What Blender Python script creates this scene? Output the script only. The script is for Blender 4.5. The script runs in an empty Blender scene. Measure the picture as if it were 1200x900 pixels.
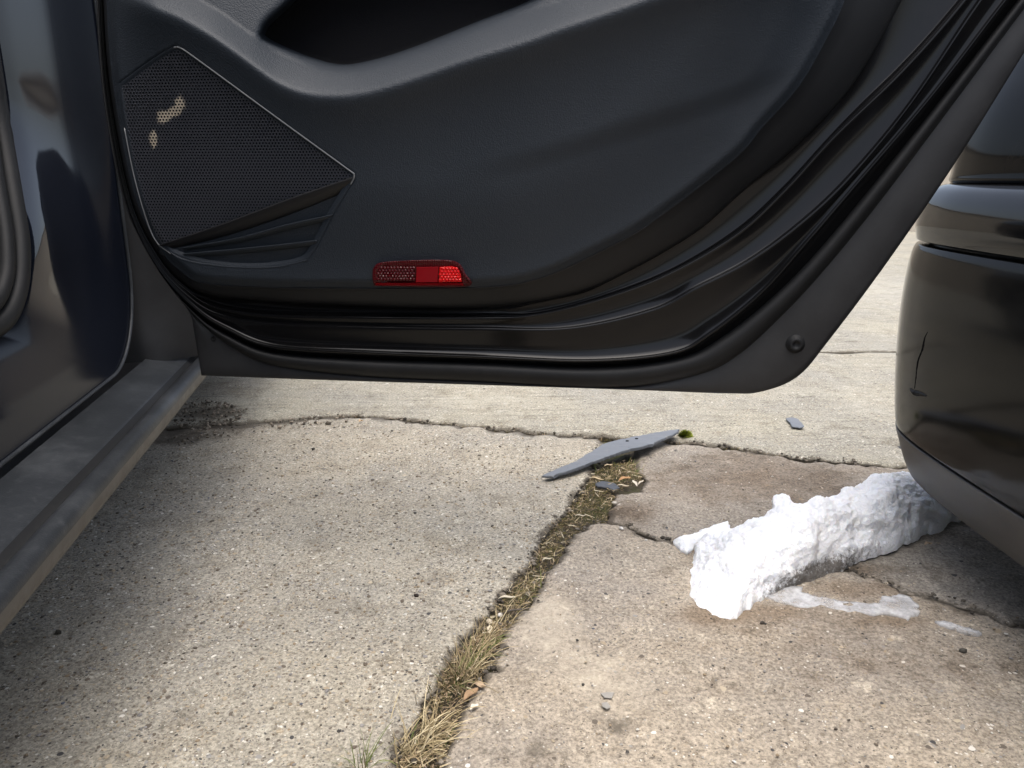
import bpy, bmesh, math, random
import numpy as np
from mathutils import Vector, noise as mnoise
from mathutils.geometry import delaunay_2d_cdt

R = math.radians
rng = np.random.default_rng(7)
random.seed(7)
scene = bpy.context.scene
C = scene.collection

# ------------------------------------------------------------------ camera
H, PITCH, FPX = 0.62, R(15.0), 901.0
cam_data = bpy.data.cameras.new('camera')
cam_data.sensor_width = 36.0
cam_data.lens = 36.0 * FPX / 1200.0
cam_data.clip_start = 0.02
cam_data.clip_end = 500.0
cam = bpy.data.objects.new('camera', cam_data)
C.objects.link(cam)
cam.location = (0, 0, H)
cam.rotation_euler = (R(90) - PITCH, 0, 0)
scene.camera = cam

# ------------------------------------------------------------------ sky, sun, exposure
SUN_EL, SUN_AZ = R(78), R(165)          # azimuth from +Y towards +X
world = bpy.data.worlds.new('World')
scene.world = world
world.use_nodes = True
wn = world.node_tree
wn.nodes.clear()
sky = wn.nodes.new('ShaderNodeTexSky')
sky.sky_type = 'NISHITA'
sky.sun_disc = False
sky.sun_elevation = SUN_EL
sky.sun_rotation = SUN_AZ
sky.air_density = 1.0
sky.dust_density = 5.0
sky.ozone_density = 1.0
hs = wn.nodes.new('ShaderNodeHueSaturation')
hs.inputs['Saturation'].default_value = 0.68
bg = wn.nodes.new('ShaderNodeBackground')
bg.inputs['Strength'].default_value = 0.15
wo = wn.nodes.new('ShaderNodeOutputWorld')
wn.links.new(sky.outputs[0], hs.inputs['Color'])
wn.links.new(hs.outputs[0], bg.inputs['Color'])
wn.links.new(bg.outputs[0], wo.inputs['Surface'])

sun_data = bpy.data.lights.new('sun', 'SUN')
sun_data.energy = 1.25
sun_data.angle = R(70)
sun_data.color = (1.0, 0.965, 0.91)
sun = bpy.data.objects.new('sun', sun_data)
C.objects.link(sun)
sd = Vector((math.sin(SUN_AZ) * math.cos(SUN_EL), math.cos(SUN_AZ) * math.cos(SUN_EL), math.sin(SUN_EL)))
sun.rotation_euler = sd.to_track_quat('Z', 'Y').to_euler()

vs = scene.view_settings
scene.display_settings.display_device = 'sRGB'
vs.view_transform = 'Standard'
vs.look = 'None'
vs.gamma = 1.0
vs.exposure = 1.07
vs.use_curve_mapping = False
scene.cycles.max_bounces = 6
scene.cycles.diffuse_bounces = 3
scene.cycles.glossy_bounces = 3
scene.cycles.transmission_bounces = 3

# ------------------------------------------------------------------ photo measuring helpers
CAMP = np.array([0, 0, H])
FW = np.array([0, math.cos(PITCH), -math.sin(PITCH)])
UP = np.array([0, math.sin(PITCH), math.cos(PITCH)])
RT = np.array([1.0, 0, 0])


def ray(px, py):
    return FW + RT * ((px - 600) / FPX) + UP * ((450 - py) / FPX)


def on_z(px, py, z=0.0):
    d = ray(px, py)
    t = (z - H) / d[2]
    return CAMP + d * t


def on_plane(px, py, p0, n):
    d = ray(px, py)
    return CAMP + d * (np.dot(p0 - CAMP, n) / np.dot(d, n))


def rays(pts):
    pts = np.asarray(pts, float)
    return FW + np.outer((pts[:, 0] - 600) / FPX, RT) + np.outer((450 - pts[:, 1]) / FPX, UP)


def catmull(P, n):
    """smooth open curve through P, n samples per span"""
    P = np.asarray(P, float)
    Q = np.vstack([2 * P[0] - P[1], P, 2 * P[-1] - P[-2]])
    out = []
    t = np.linspace(0, 1, n, endpoint=False)[:, None]
    for i in range(1, len(Q) - 2):
        a, b, c, d = Q[i - 1], Q[i], Q[i + 1], Q[i + 2]
        out.append(0.5 * ((2 * b) + (c - a) * t + (2 * a - 5 * b + 4 * c - d) * t * t + (3 * b - a - 3 * c + d) * t ** 3))
    out.append(P[-1:])
    return np.vstack(out)


def sstep(x, a=0.0, b=1.0):
    t = np.clip((np.asarray(x, float) - a) / (b - a), 0, 1)
    return t * t * (3 - 2 * t)


def seg_dist(pts, poly, closed=True):
    pts = np.asarray(pts, float)
    poly = np.asarray(poly, float)
    a = poly
    b = np.roll(poly, -1, axis=0)
    if not closed:
        a, b = poly[:-1], poly[1:]
    best = np.full(len(pts), 1e9)
    for p, q in zip(a, b):
        d = q - p
        L = max(np.dot(d, d), 1e-12)
        t = np.clip(((pts - p) @ d) / L, 0, 1)
        e = pts - p - t[:, None] * d
        best = np.minimum(best, np.einsum('ij,ij->i', e, e))
    return np.sqrt(best)


def inside(pts, poly):
    pts = np.asarray(pts, float)
    x, y = pts[:, 0], pts[:, 1]
    r = np.zeros(len(pts), bool)
    n = len(poly)
    j = n - 1
    for i in range(n):
        xi, yi = poly[i]
        xj, yj = poly[j]
        if yi != yj:
            r ^= ((yi > y) != (yj > y)) & (x < (xj - xi) * (y - yi) / (yj - yi) + xi)
        j = i
    return r


def fbm(x, y, z=0.0, s=1.0, o=4):
    return mnoise.fractal(Vector((x * s, y * s, z)), 0.9, 2.0, o, noise_basis='PERLIN_ORIGINAL')


# ------------------------------------------------------------------ object helpers
def mesh_obj(name, verts, faces, mat=None, parent=None, smooth=True, mats=None, midx=None):
    me = bpy.data.meshes.new(name)
    me.from_pydata([tuple(map(float, v)) for v in verts], [], [tuple(map(int, f)) for f in faces])
    me.update()
    if mats:
        for m in mats:
            me.materials.append(m)
        if midx is not None:
            me.polygons.foreach_set('material_index', np.asarray(midx, dtype=np.int32))
    elif mat:
        me.materials.append(mat)
    if smooth:
        me.polygons.foreach_set('use_smooth', np.ones(len(me.polygons), bool))
    o = bpy.data.objects.new(name, me)
    C.objects.link(o)
    if parent:
        o.parent = parent
    return o


def tag(o, label=None, cat=None, group=None, kind=None):
    if label:
        o['label'] = label
    if cat:
        o['category'] = cat
    if group:
        o['group'] = group
    if kind:
        o['kind'] = kind
    return o


def empty(name, loc=(0, 0, 0)):
    o = bpy.data.objects.new(name, None)
    C.objects.link(o)
    o.location = loc
    o.empty_display_size = 0.1
    return o


def point_attr(o, name, vals):
    a = o.data.attributes.new(name, 'FLOAT', 'POINT')
    a.data.foreach_set('value', np.asarray(vals, np.float32))


def color_attr(o, cols, name='col'):
    cols = np.asarray(cols, np.float32)
    if cols.shape[1] == 3:
        cols = np.hstack([cols, np.ones((len(cols), 1), np.float32)])
    a = o.data.attributes.new(name, 'FLOAT_COLOR', 'POINT')
    a.data.foreach_set('color', cols.ravel())


def recalc(o):
    bm = bmesh.new()
    bm.from_mesh(o.data)
    bmesh.ops.recalc_face_normals(bm, faces=bm.faces)
    bm.to_mesh(o.data)
    bm.free()


def loft(rows, close=False):
    """rows: list of (n,3) arrays -> verts, faces"""
    n = len(rows[0])
    V = np.vstack(rows)
    F = []
    for i in range(len(rows) - 1):
        for j in range(n - 1 + (1 if close else 0)):
            k = (j + 1) % n
            F.append((i * n + j, i * n + k, (i + 1) * n + k, (i + 1) * n + j))
    return V, F


def tube(path, rad, n=8, cap=True):
    path = np.asarray(path, float)
    rad = np.broadcast_to(np.asarray(rad, float), (len(path),))
    T = np.gradient(path, axis=0)
    T /= np.linalg.norm(T, axis=1)[:, None]
    ref = np.array([0.13, 0.27, 0.95])
    rows = []
    for p, t, r in zip(path, T, rad):
        a = np.cross(t, ref)
        a /= np.linalg.norm(a)
        b = np.cross(t, a)
        ang = np.linspace(0, 2 * math.pi, n, endpoint=False)
        rows.append(p + r * (np.outer(np.cos(ang), a) + np.outer(np.sin(ang), b)))
    V, F = loft(rows, close=True)
    if cap:
        F.append(tuple(range(n))[::-1])
        m = (len(path) - 1) * n
        F.append(tuple(range(m, m + n)))
    return V, F


def join(parts):
    V, F, k = [], [], 0
    for v, f in parts:
        V.append(np.asarray(v, float))
        F += [tuple(i + k for i in q) for q in f]
        k += len(v)
    return np.vstack(V), F


# ------------------------------------------------------------------ materials
class NT:
    def __init__(self, name):
        self.mat = bpy.data.materials.new(name)
        self.mat.use_nodes = True
        self.t = self.mat.node_tree
        self.t.nodes.clear()
        self.out = self.t.nodes.new('ShaderNodeOutputMaterial')
        self.b = self.t.nodes.new('ShaderNodeBsdfPrincipled')
        self.t.links.new(self.b.outputs[0], self.out.inputs['Surface'])
        tc = self.t.nodes.new('ShaderNodeTexCoord')
        self.co = tc.outputs['Object']

    def put(self, sock, v):
        if isinstance(v, bpy.types.NodeSocket):
            self.t.links.new(v, sock)
        elif isinstance(v, tuple) and len(v) == 3 and sock.type == 'RGBA':
            sock.default_value = (*v, 1)
        else:
            sock.default_value = v

    def node(self, ty, props=None, **ins):
        n = self.t.nodes.new(ty)
        for k, v in (props or {}).items():
            setattr(n, k, v)
        for k, v in ins.items():
            self.put(n.inputs[k.replace('_', ' ')], v)
        return n

    def noise(self, scale, detail=4, rough=0.55, co=None, dist=0.0):
        return self.node('ShaderNodeTexNoise', Vector=co or self.co, Scale=scale, Detail=detail, Roughness=rough, Distortion=dist).outputs['Fac']

    def vor(self, scale, feature='F1', co=None, rand=1.0):
        return self.node('ShaderNodeTexVoronoi', {'feature': feature}, Vector=co or self.co, Scale=scale, Randomness=rand)

    def math(self, op, a, b=0.5, clamp=False):
        n = self.t.nodes.new('ShaderNodeMath')
        n.operation = op
        n.use_clamp = clamp
        self.put(n.inputs[0], a)
        self.put(n.inputs[1], b)
        return n.outputs[0]

    def mapr(self, v, a, b, c=0.0, d=1.0):
        n = self.t.nodes.new('ShaderNodeMapRange')
        n.interpolation_type = 'SMOOTHSTEP'
        self.put(n.inputs[0], v)
        for i, q in enumerate((a, b, c, d)):
            n.inputs[i + 1].default_value = q
        return n.outputs[0]

    def mix(self, f, a, b, mode='MIX'):
        n = self.t.nodes.new('ShaderNodeMix')
        n.data_type = 'RGBA'
        n.blend_type = mode
        self.put(n.inputs[0], f)
        self.put(n.inputs[6], a)
        self.put(n.inputs[7], b)
        return n.outputs[2]

    def ramp(self, v, stops, interp='LINEAR'):
        n = self.t.nodes.new('ShaderNodeValToRGB')
        n.color_ramp.interpolation = interp
        el = n.color_ramp.elements
        while len(el) < len(stops):
            el.new(0.5)
        for e, (p, c) in zip(el, stops):
            e.position = p
            e.color = (*c, 1)
        self.put(n.inputs[0], v)
        return n.outputs[0]

    def attr(self, name, out='Fac'):
        n = self.t.nodes.new('ShaderNodeAttribute')
        n.attribute_name = name
        return n.outputs[out]

    def sep(self, c):
        n = self.t.nodes.new('ShaderNodeSeparateColor')
        self.put(n.inputs[0], c)
        return n.outputs

    def bump(self, h, strength=0.5, dist=0.002, normal=None):
        n = self.t.nodes.new('ShaderNodeBump')
        n.inputs['Strength'].default_value = strength
        n.inputs['Distance'].default_value = dist
        self.put(n.inputs['Height'], h)
        if normal is not None:
            self.put(n.inputs['Normal'], normal)
        self.put(self.b.inputs['Normal'], n.outputs[0])
        return n.outputs[0]

    def set(self, **k):
        for a, v in k.items():
            self.put(self.b.inputs[a.replace('_', ' ')], v)
        return self


STONES = [(0.0, (0.06, 0.058, 0.058)), (0.14, (0.12, 0.10, 0.08)), (0.34, (0.19, 0.16, 0.125)), (0.5, (0.33, 0.27, 0.19)),
          (0.64, (0.26, 0.25, 0.235)), (0.78, (0.42, 0.36, 0.27)), (0.9, (0.62, 0.59, 0.53))]


def concrete(name, ca, cb, agg, light, streak=0.0):
    m = NT(name)
    warp = m.node('ShaderNodeTexNoise', Vector=m.co, Scale=90.0, Detail=0.0).outputs['Color']
    co = m.node('ShaderNodeVectorMath', {'operation': 'MULTIPLY_ADD'})
    m.put(co.inputs[0], warp)
    co.inputs[1].default_value = (0.006, 0.006, 0.006)
    m.put(co.inputs[2], m.co)
    co = co.outputs[0]
    big = m.noise(2.6, 4, 0.6)
    med = m.noise(11, 5, 0.68)
    sand = m.noise(200, 3, 0.75)
    col = m.mix(m.mapr(big, 0.36, 0.66), ca, cb)
    col = m.mix(m.mapr(med, 0.50, 0.72), col, m.mix(1.0, col, (0.72, 0.70, 0.68), 'MULTIPLY'))
    n23 = m.noise(23, 4, 0.72)
    n34 = m.noise(38, 4, 0.75)
    col = m.mix(m.mapr(n23, 0.56, 0.74), col, light)
    col = m.mix(m.mapr(n34, 0.52, 0.72), col, m.mix(1.0, col, (0.68, 0.66, 0.63), 'MULTIPLY'))
    # sandy grain
    g = m.mapr(sand, 0.25, 0.75, 0.5, 1.48)
    gg = m.node('ShaderNodeCombineColor')
    for i in range(3):
        m.put(gg.inputs[i], g)
    col = m.mix(1.0, col, gg.outputs[0], 'MULTIPLY')
    h = m.math('MULTIPLY', sand, 1.1)
    dens = m.mapr(m.noise(6, 1, 0.6), 0.32, 0.7, 0.55, 1.25)
    for sc, d, amt in ((380, 0.42, 0.85), (205, 0.38, 0.95), (108, 0.12, 1.0)):
        v = m.vor(sc, co=co)
        ch = m.sep(v.outputs['Color'])
        pick = m.math('LESS_THAN', ch[0], m.math('MULTIPLY', dens, d * agg))
        lim = m.math('ADD', m.math('MULTIPLY', ch[2], 0.22), 0.22)
        body = m.math('LESS_THAN', v.outputs['Distance'], lim)
        mask = m.math('MULTIPLY', pick, body)
        sc_col = m.ramp(ch[1], STONES, 'CONSTANT')
        col = m.mix(m.math('MULTIPLY', mask, amt), col, sc_col)
        h = m.math('ADD', h, m.math('MULTIPLY', mask, 150.0 / sc))
    if streak:
        mp = m.node('ShaderNodeMapping', Vector=m.co)
        mp.inputs['Scale'].default_value = (5, 60, 1)
        s = m.noise(1.0, 5, 0.7, co=mp.outputs[0])
        col = m.mix(m.math('MULTIPLY', m.mapr(s, 0.5, 0.72), streak), col, m.mix(1.0, col, (0.5, 0.5, 0.5), 'MULTIPLY'))
        h = m.math('ADD', h, m.math('MULTIPLY', s, 1.5))
    dirt = m.attr('dirt')
    dn = m.math('ADD', dirt, m.math('MULTIPLY', m.math('SUBTRACT', n34, 0.5), 1.2))
    col = m.mix(m.math('MULTIPLY', m.mapr(dn, 0.35, 0.95), 0.85), col, (0.085, 0.072, 0.055))
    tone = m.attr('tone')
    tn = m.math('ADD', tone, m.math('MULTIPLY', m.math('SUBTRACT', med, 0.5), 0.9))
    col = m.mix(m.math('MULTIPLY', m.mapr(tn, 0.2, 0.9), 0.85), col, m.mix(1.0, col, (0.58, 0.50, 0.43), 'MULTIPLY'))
    pale = m.attr('pale')
    pn = m.math('ADD', pale, m.math('MULTIPLY', m.math('SUBTRACT', n23, 0.5), 0.9))
    col = m.mix(m.math('MULTIPLY', m.mapr(pn, 0.3, 0.9), 0.7), col, light)
    m.set(Base_Color=col, Roughness=m.mapr(med, 0.3, 0.7, 0.75, 0.95), Specular_IOR_Level=0.3)
    m.bump(h, 0.75, 0.0016)
    return m.mat


M = {}
M['conc_left'] = concrete('aggregate concrete', (0.335, 0.305, 0.245), (0.275, 0.258, 0.22), 1.3, (0.42, 0.392, 0.325))
M['conc_right'] = concrete('worn concrete', (0.335, 0.288, 0.226), (0.26, 0.23, 0.193), 0.5, (0.47, 0.415, 0.33))
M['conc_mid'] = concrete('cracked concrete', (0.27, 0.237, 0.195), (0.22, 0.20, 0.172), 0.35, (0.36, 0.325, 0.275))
M['conc_far'] = concrete('brushed concrete', (0.31, 0.29, 0.232), (0.26, 0.248, 0.212), 0.7, (0.40, 0.38, 0.325), streak=0.8)

m = NT('soil')
col = m.mix(m.noise(60, 6, 0.7), (0.055, 0.044, 0.03), (0.13, 0.105, 0.075))
col = m.mix(m.mapr(m.noise(14, 4, 0.6), 0.45, 0.65), col, (0.07, 0.075, 0.025))
m.set(Base_Color=col, Roughness=0.95)
m.bump(m.noise(140, 5, 0.75), 1.0, 0.008)
M['soil'] = m.mat

m = NT('yard ground')
m.set(Base_Color=m.mix(m.noise(3, 6, 0.7), (0.16, 0.14, 0.11), (0.30, 0.27, 0.22)), Roughness=0.95)
m.bump(m.noise(90, 5, 0.75), 1.0, 0.006)
M['yard'] = m.mat

# vertex coloured matter (stones, leaves, blades)
def vcol(name, rough=0.85, bump=None, trans=0.0):
    m = NT(name)
    c = m.attr('col', 'Color')
    if bump:
        n = m.noise(bump[0], 4, 0.7)
        c = m.mix(m.math('MULTIPLY', n, 0.5), c, m.mix(1.0, c, (0.45, 0.42, 0.4), 'MULTIPLY'))
        m.bump(n, 0.8, bump[1])
    m.set(Base_Color=c, Roughness=rough, Specular_IOR_Level=0.3)
    if trans:
        m.set(Subsurface_Weight=trans, Subsurface_Radius=(0.004, 0.004, 0.002), Subsurface_Scale=0.3)
    return m.mat


M['stone'] = vcol('gravel stone', 0.8, (300, 0.001))
M['leafy'] = vcol('grass and moss', 0.8)
M['dryleaf'] = vcol('dry leaf', 0.75, (220, 0.0008))

# paint
def paint(name, base=(0.006, 0.0062, 0.007), dust=0.25, dustc=(0.10, 0.09, 0.075), rough=0.08, dscale=7.0, lo=0.5, hi=0.8, spec=0.42):
    m = NT(name)
    n = m.noise(dscale, 7, 0.72)
    sp = m.noise(180, 4, 0.7)
    d = m.math('MULTIPLY', m.mapr(n, lo, hi), dust)
    d = m.math('ADD', d, m.math('MULTIPLY', m.mapr(sp, 0.58, 0.75), dust * 0.5), True)
    m.set(Base_Color=m.mix(d, base, dustc), Roughness=m.mapr(d, 0.0, 0.5, rough, 0.6), IOR=1.45, Specular_IOR_Level=spec)
    m.bump(m.noise(700, 2, 0.5), 0.03, 0.0004)
    return m.mat


M['paint'] = paint('black car paint', dust=0.05, rough=0.05)
M['paint_jamb'] = paint('door jamb paint', base=(0.006, 0.0075, 0.0125), dust=0.05, dustc=(0.05, 0.056, 0.07), rough=0.14, spec=0.1)
_t = M['paint_jamb'].node_tree
_b = [n for n in _t.nodes if n.type == 'BSDF_PRINCIPLED'][0]
_a = _t.nodes.new('ShaderNodeAttribute')
_a.attribute_name = 'gloss'
for _sock, _lo, _hi in (('Specular IOR Level', 0.1, 0.8), ('Roughness', 0.14, 0.03)):
    _m = _t.nodes.new('ShaderNodeMapRange')
    _m.inputs[3].default_value, _m.inputs[4].default_value = _lo, _hi
    _t.links.new(_a.outputs['Fac'], _m.inputs[0])
    _t.links.new(_m.outputs[0], _b.inputs[_sock])
M['paint_door'] = paint('door frame paint', base=(0.005, 0.005, 0.0055), dust=0.05, dustc=(0.09, 0.075, 0.055), rough=0.12, spec=0.3)
M['flange'] = paint('dusty door flange', base=(0.012, 0.012, 0.013), dust=0.26, dustc=(0.07, 0.071, 0.074), rough=0.48, dscale=16, lo=0.1, hi=0.95)
M['bumper'] = paint('bumper paint', base=(0.007, 0.007, 0.007), dust=0.16, dustc=(0.055, 0.05, 0.043), rough=0.10, dscale=9, spec=0.16)
M['hem'] = paint('sill ground reflection paint', base=(0.04, 0.038, 0.036), dust=0.45, dustc=(0.15, 0.132, 0.11), rough=0.35, dscale=12, lo=0.3, hi=0.7)  # beige tint stands in for the ground reflected in the sill's lower face


def plastic(name, base, rough=0.55, grain=900, gs=0.25, dust=0.0, dustc=(0.12, 0.11, 0.10), spec=0.4):
    m = NT(name)
    c = base
    if dust:
        n = m.mapr(m.noise(9, 7, 0.75), 0.42, 0.75)
        n2 = m.mapr(m.noise(120, 4, 0.7), 0.5, 0.75)
        c = m.mix(m.math('MULTIPLY', m.math('ADD', n, m.math('MULTIPLY', n2, 0.5)), dust, True), base, dustc)
    m.set(Base_Color=c, Roughness=rough, Specular_IOR_Level=spec)
    if grain:
        v = m.vor(grain)
        m.bump(m.math('ADD', v.outputs['Distance'], m.math('MULTIPLY', m.noise(grain * 0.3, 3), 0.6)), gs, 0.0007)
    return m.mat


M['trim'] = plastic('grained door trim', (0.0145, 0.0195, 0.0265), 0.58, 560, 0.5, dust=0.02, spec=0.38)
M['trim_edge'] = plastic('smooth trim edge', (0.009, 0.0095, 0.0105), 0.42, 0, dust=0.02, spec=0.25)
M['grille'] = None
M['black'] = plastic('black plastic', (0.008, 0.008, 0.009), 0.5, 0)
M['lining'] = plastic('pocket lining', (0.006, 0.006, 0.007), 0.9, 900, 0.3, spec=0.1)
M['rubber'] = plastic('rubber seal', (0.009, 0.0095, 0.0105), 0.6, 0, dust=0.05, spec=0.25)
M['rim'] = plastic('pale satin rim', (0.16, 0.165, 0.17), 0.3, 0)  # pale base paints the grille rim's highlight; also colours the wheel rim
M['scuff'] = plastic('dusty sill plastic', (0.015, 0.0175, 0.021), 0.5, 500, 0.15, dust=0.6, dustc=(0.06, 0.065, 0.071), spec=0.4)
M['paint_dull'] = paint('low specular body paint', dust=0.05, rough=0.07, spec=0.08)  # same black paint with weaker specular reflection
M['lip'] = plastic('grey lower bumper plastic', (0.045, 0.045, 0.046), 0.45, 700, 0.15, dust=0.25)
M['interior'] = plastic('interior plastic', (0.02, 0.021, 0.024), 0.35, 0, dust=0.12)

m = NT('grille plastic')
tan_spots = m.attr('tan_spots')  # tan spots on the grille mesh
mk = m.mapr(m.math('ADD', tan_spots, m.math('MULTIPLY', m.math('SUBTRACT', m.noise(160, 3), 0.5), 1.1)), 0.25, 0.75)
m.set(Base_Color=m.mix(mk, (0.062, 0.067, 0.08), (0.52, 0.47, 0.38)), Roughness=0.42, Specular_IOR_Level=0.5)
M['grille'] = m.mat

for nm, c, r in (('red_lit', (0.62, 0.008, 0.009), 0.12), ('red_mid', (0.22, 0.005, 0.009), 0.12), ('red_dark', (0.06, 0.003, 0.005), 0.14)):  # brighter reds paint in light thrown back by parts of the lens
    m = NT('reflector ' + nm)
    m.set(Base_Color=c, Roughness=r, Specular_IOR_Level=0.25)
    if nm != 'red_mid':
        v = m.vor(330, rand=0.15)
        m.bump(v.outputs['Distance'], 0.6, 0.0015)
    M[nm] = m.mat

m = NT('slate')
mp = m.node('ShaderNodeMapping', Vector=m.co)
mp.inputs['Rotation'].default_value = (0, 0, 0.7)
mp.inputs['Scale'].default_value = (12, 40, 12)
n = m.noise(1.0, 6, 0.7, co=mp.outputs[0])
c = m.mix(n, (0.115, 0.128, 0.148), (0.17, 0.185, 0.208))
c = m.mix(m.mapr(m.noise(45, 5, 0.75), 0.55, 0.8), c, (0.23, 0.225, 0.21))
c = m.mix(m.mapr(m.noise(140, 4, 0.75), 0.6, 0.75), c, (0.07, 0.07, 0.07))
m.set(Base_Color=c, Roughness=0.7, Specular_IOR_Level=0.3)
m.bump(m.noise(1.0, 6, 0.75, co=mp.outputs[0]), 0.5, 0.003)
M['slate'] = m.mat

m = NT('dark slate')
m.set(Base_Color=m.mix(m.noise(60, 5, 0.7), (0.035, 0.04, 0.05), (0.08, 0.088, 0.10)), Roughness=0.6)
m.bump(m.noise(120, 5, 0.7), 0.6, 0.002)
M['slate_dark'] = m.mat

m = NT('snow')
dirt = m.attr('dirt')
dn = m.math('ADD', dirt, m.math('MULTIPLY', m.math('SUBTRACT', m.noise(130, 5, 0.8), 0.5), 1.5))
g = m.mapr(dn, 0.62, 1.05)
c = m.mix(g, (0.84, 0.855, 0.885), (0.14, 0.13, 0.12))
m.set(Base_Color=c, Roughness=0.55, Subsurface_Weight=0.5, Subsurface_Radius=(0.02, 0.024, 0.03), Subsurface_Scale=0.2, Specular_IOR_Level=0.3)
m.bump(m.math('ADD', m.noise(260, 5, 0.75), m.math('MULTIPLY', m.vor(170).outputs['Distance'], 0.6)), 0.8, 0.004)
M['snow'] = m.mat

m = NT('thin ice')
c = m.mix(m.mapr(m.noise(40, 6, 0.75), 0.35, 0.7), (0.62, 0.64, 0.67), (0.84, 0.86, 0.89))
m.set(Base_Color=c, Roughness=0.1, IOR=1.31, Alpha=m.mapr(m.noise(26, 5, 0.7), 0.3, 0.7, 0.22, 0.66))
m.bump(m.noise(90, 4, 0.6), 0.3, 0.002)
M['ice'] = m.mat

m = NT('rendered wall')
m.set(Base_Color=m.mix(m.noise(2, 6, 0.7), (0.50, 0.45, 0.37), (0.40, 0.35, 0.28)), Roughness=0.9)
m.bump(m.noise(60, 5, 0.7), 0.6, 0.004)
M['wall'] = m.mat
m = NT('coping stone')
m.set(Base_Color=m.mix(m.noise(7, 6, 0.7), (0.36, 0.34, 0.31), (0.24, 0.23, 0.21)), Roughness=0.9)
m.bump(m.noise(80, 5, 0.7), 0.6, 0.004)
M['coping'] = m.mat

# ================================================================== GROUND
def ground_sheet():
    s = 160.0
    v = [(-s, -s, -0.05), (s, -s, -0.05), (s, s, -0.05), (-s, s, -0.05)]
    o = mesh_obj('ground', v, [(0, 1, 2, 3)], M['yard'], smooth=False)
    tag(o, 'bare stony ground under and around the concrete yard', 'ground', kind='structure')
    # soil bed seen in the joints
    xs = np.linspace(-1.6, 2.2, 190)
    ys = np.linspace(-0.4, 2.0, 130)
    V = [(x, y, -0.019 + 0.009 * fbm(x, y, 3.3, 22, 4)) for y in ys for x in xs]
    F = [(j * 190 + i, j * 190 + i + 1, (j + 1) * 190 + i + 1, (j + 1) * 190 + i) for j in range(129) for i in range(189)]
    o = mesh_obj('soil_bed', V, F, M['soil'])
    tag(o, 'dark soil showing in the joints between the concrete slabs', 'soil', kind='structure')


ground_sheet()


def G(pts, z=0.0):
    return np.array([on_z(x, y, z)[:2] for x, y in pts])


def rough_line(P, step=0.008, amp=0.004, seed=0.0, sc=28):
    """densify a ground polyline and make it ragged"""
    P = np.asarray(P, float)
    out = []
    for a, b in zip(P[:-1], P[1:]):
        L = np.linalg.norm(b - a)
        st = step if max(np.linalg.norm(a), np.linalg.norm(b)) < 2.6 else 0.12
        n = max(1, int(L / st))
        for k in range(n):
            out.append(a + (b - a) * k / n)
    out.append(P[-1])
    out = np.array(out)
    T = np.gradient(out, axis=0)
    T /= np.linalg.norm(T, axis=1)[:, None] + 1e-9
    Nn = np.stack([-T[:, 1], T[:, 0]], 1)
    off = np.array([fbm(x, y, seed, sc, 4) for x, y in out]) * amp * 2
    off2 = np.array([fbm(x, y, seed + 5, sc * 4, 3) for x, y in out]) * amp * 1.1
    return out + Nn * (off + off2)[:, None]


# the long crack along the far slab
C1 = np.vstack([[(-4.0, 1.62), (-2.2, 1.60)], G([(60, 507), (190, 502), (290, 495), (360, 490), (400, 487), (440, 488), (500, 494), (560, 500),
                (640, 508), (700, 511), (760, 514), (810, 518), (860, 524), (920, 533), (1000, 542), (1060, 547), (1130, 553), (1200, 560)]), [(2.2, 1.16), (4.0, 1.0)]])
C1 = rough_line(C1, amp=0.006, seed=1.0)
JL = G([(708, 518), (700, 530), (691, 551), (682, 571), (663, 601), (653, 606), (633, 632), (617, 663), (580, 703), (560, 733), (526, 773), (506, 813), (462, 893)])
JL = np.vstack([JL, [JL[-1] + (JL[-1] - JL[-2]) * 3, [-0.75, -2.0]]])
JL = rough_line(JL, amp=0.006, seed=2.0)
JRa = G([(744, 522), (741, 538), (757, 560), (752, 574), (722, 575), (717, 588), (713, 606)])
JRa = rough_line(JRa, amp=0.004, seed=3.0)
JRb = G([(706, 611), (690, 612), (672, 625), (660, 650), (636, 673), (627, 697), (600, 727), (572, 787), (545, 827), (520, 887)])
JRb = np.vstack([JRb, [JRb[-1] + (JRb[-1] - JRb[-2]) * 3, [-0.62, -2.0]]])
JRb = rough_line(JRb, amp=0.006, seed=4.0)
C2 = G([(713, 609), (745, 622), (790, 632), (830, 640), (900, 650), (960, 660), (1000, 665), (1030, 676), (1050, 686), (1090, 697), (1150, 716), (1200, 731)])
C2 = np.vstack([C2, [(1.6, 0.68), (4.0, 0.45)]])
C2 = rough_line(C2, amp=0.008, seed=6.0, sc=22)
C3 = rough_line(np.vstack([[(-5.0, 2.62)], G([(990, 412), (1060, 411)]), [(5.0, 2.6)]]), amp=0.004, seed=8.0)


def shift_y(L, d):
    L = L.copy()
    L[:, 1] += d
    return L


def shift_gap(L, g):
    """variable gap"""
    L = L.copy()
    w = np.array([0.55 + 0.9 * max(0.0, fbm(x, y, 11.0, 5, 3) + 0.25) for x, y in L])
    L[:, 1] += g * w
    return L


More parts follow.
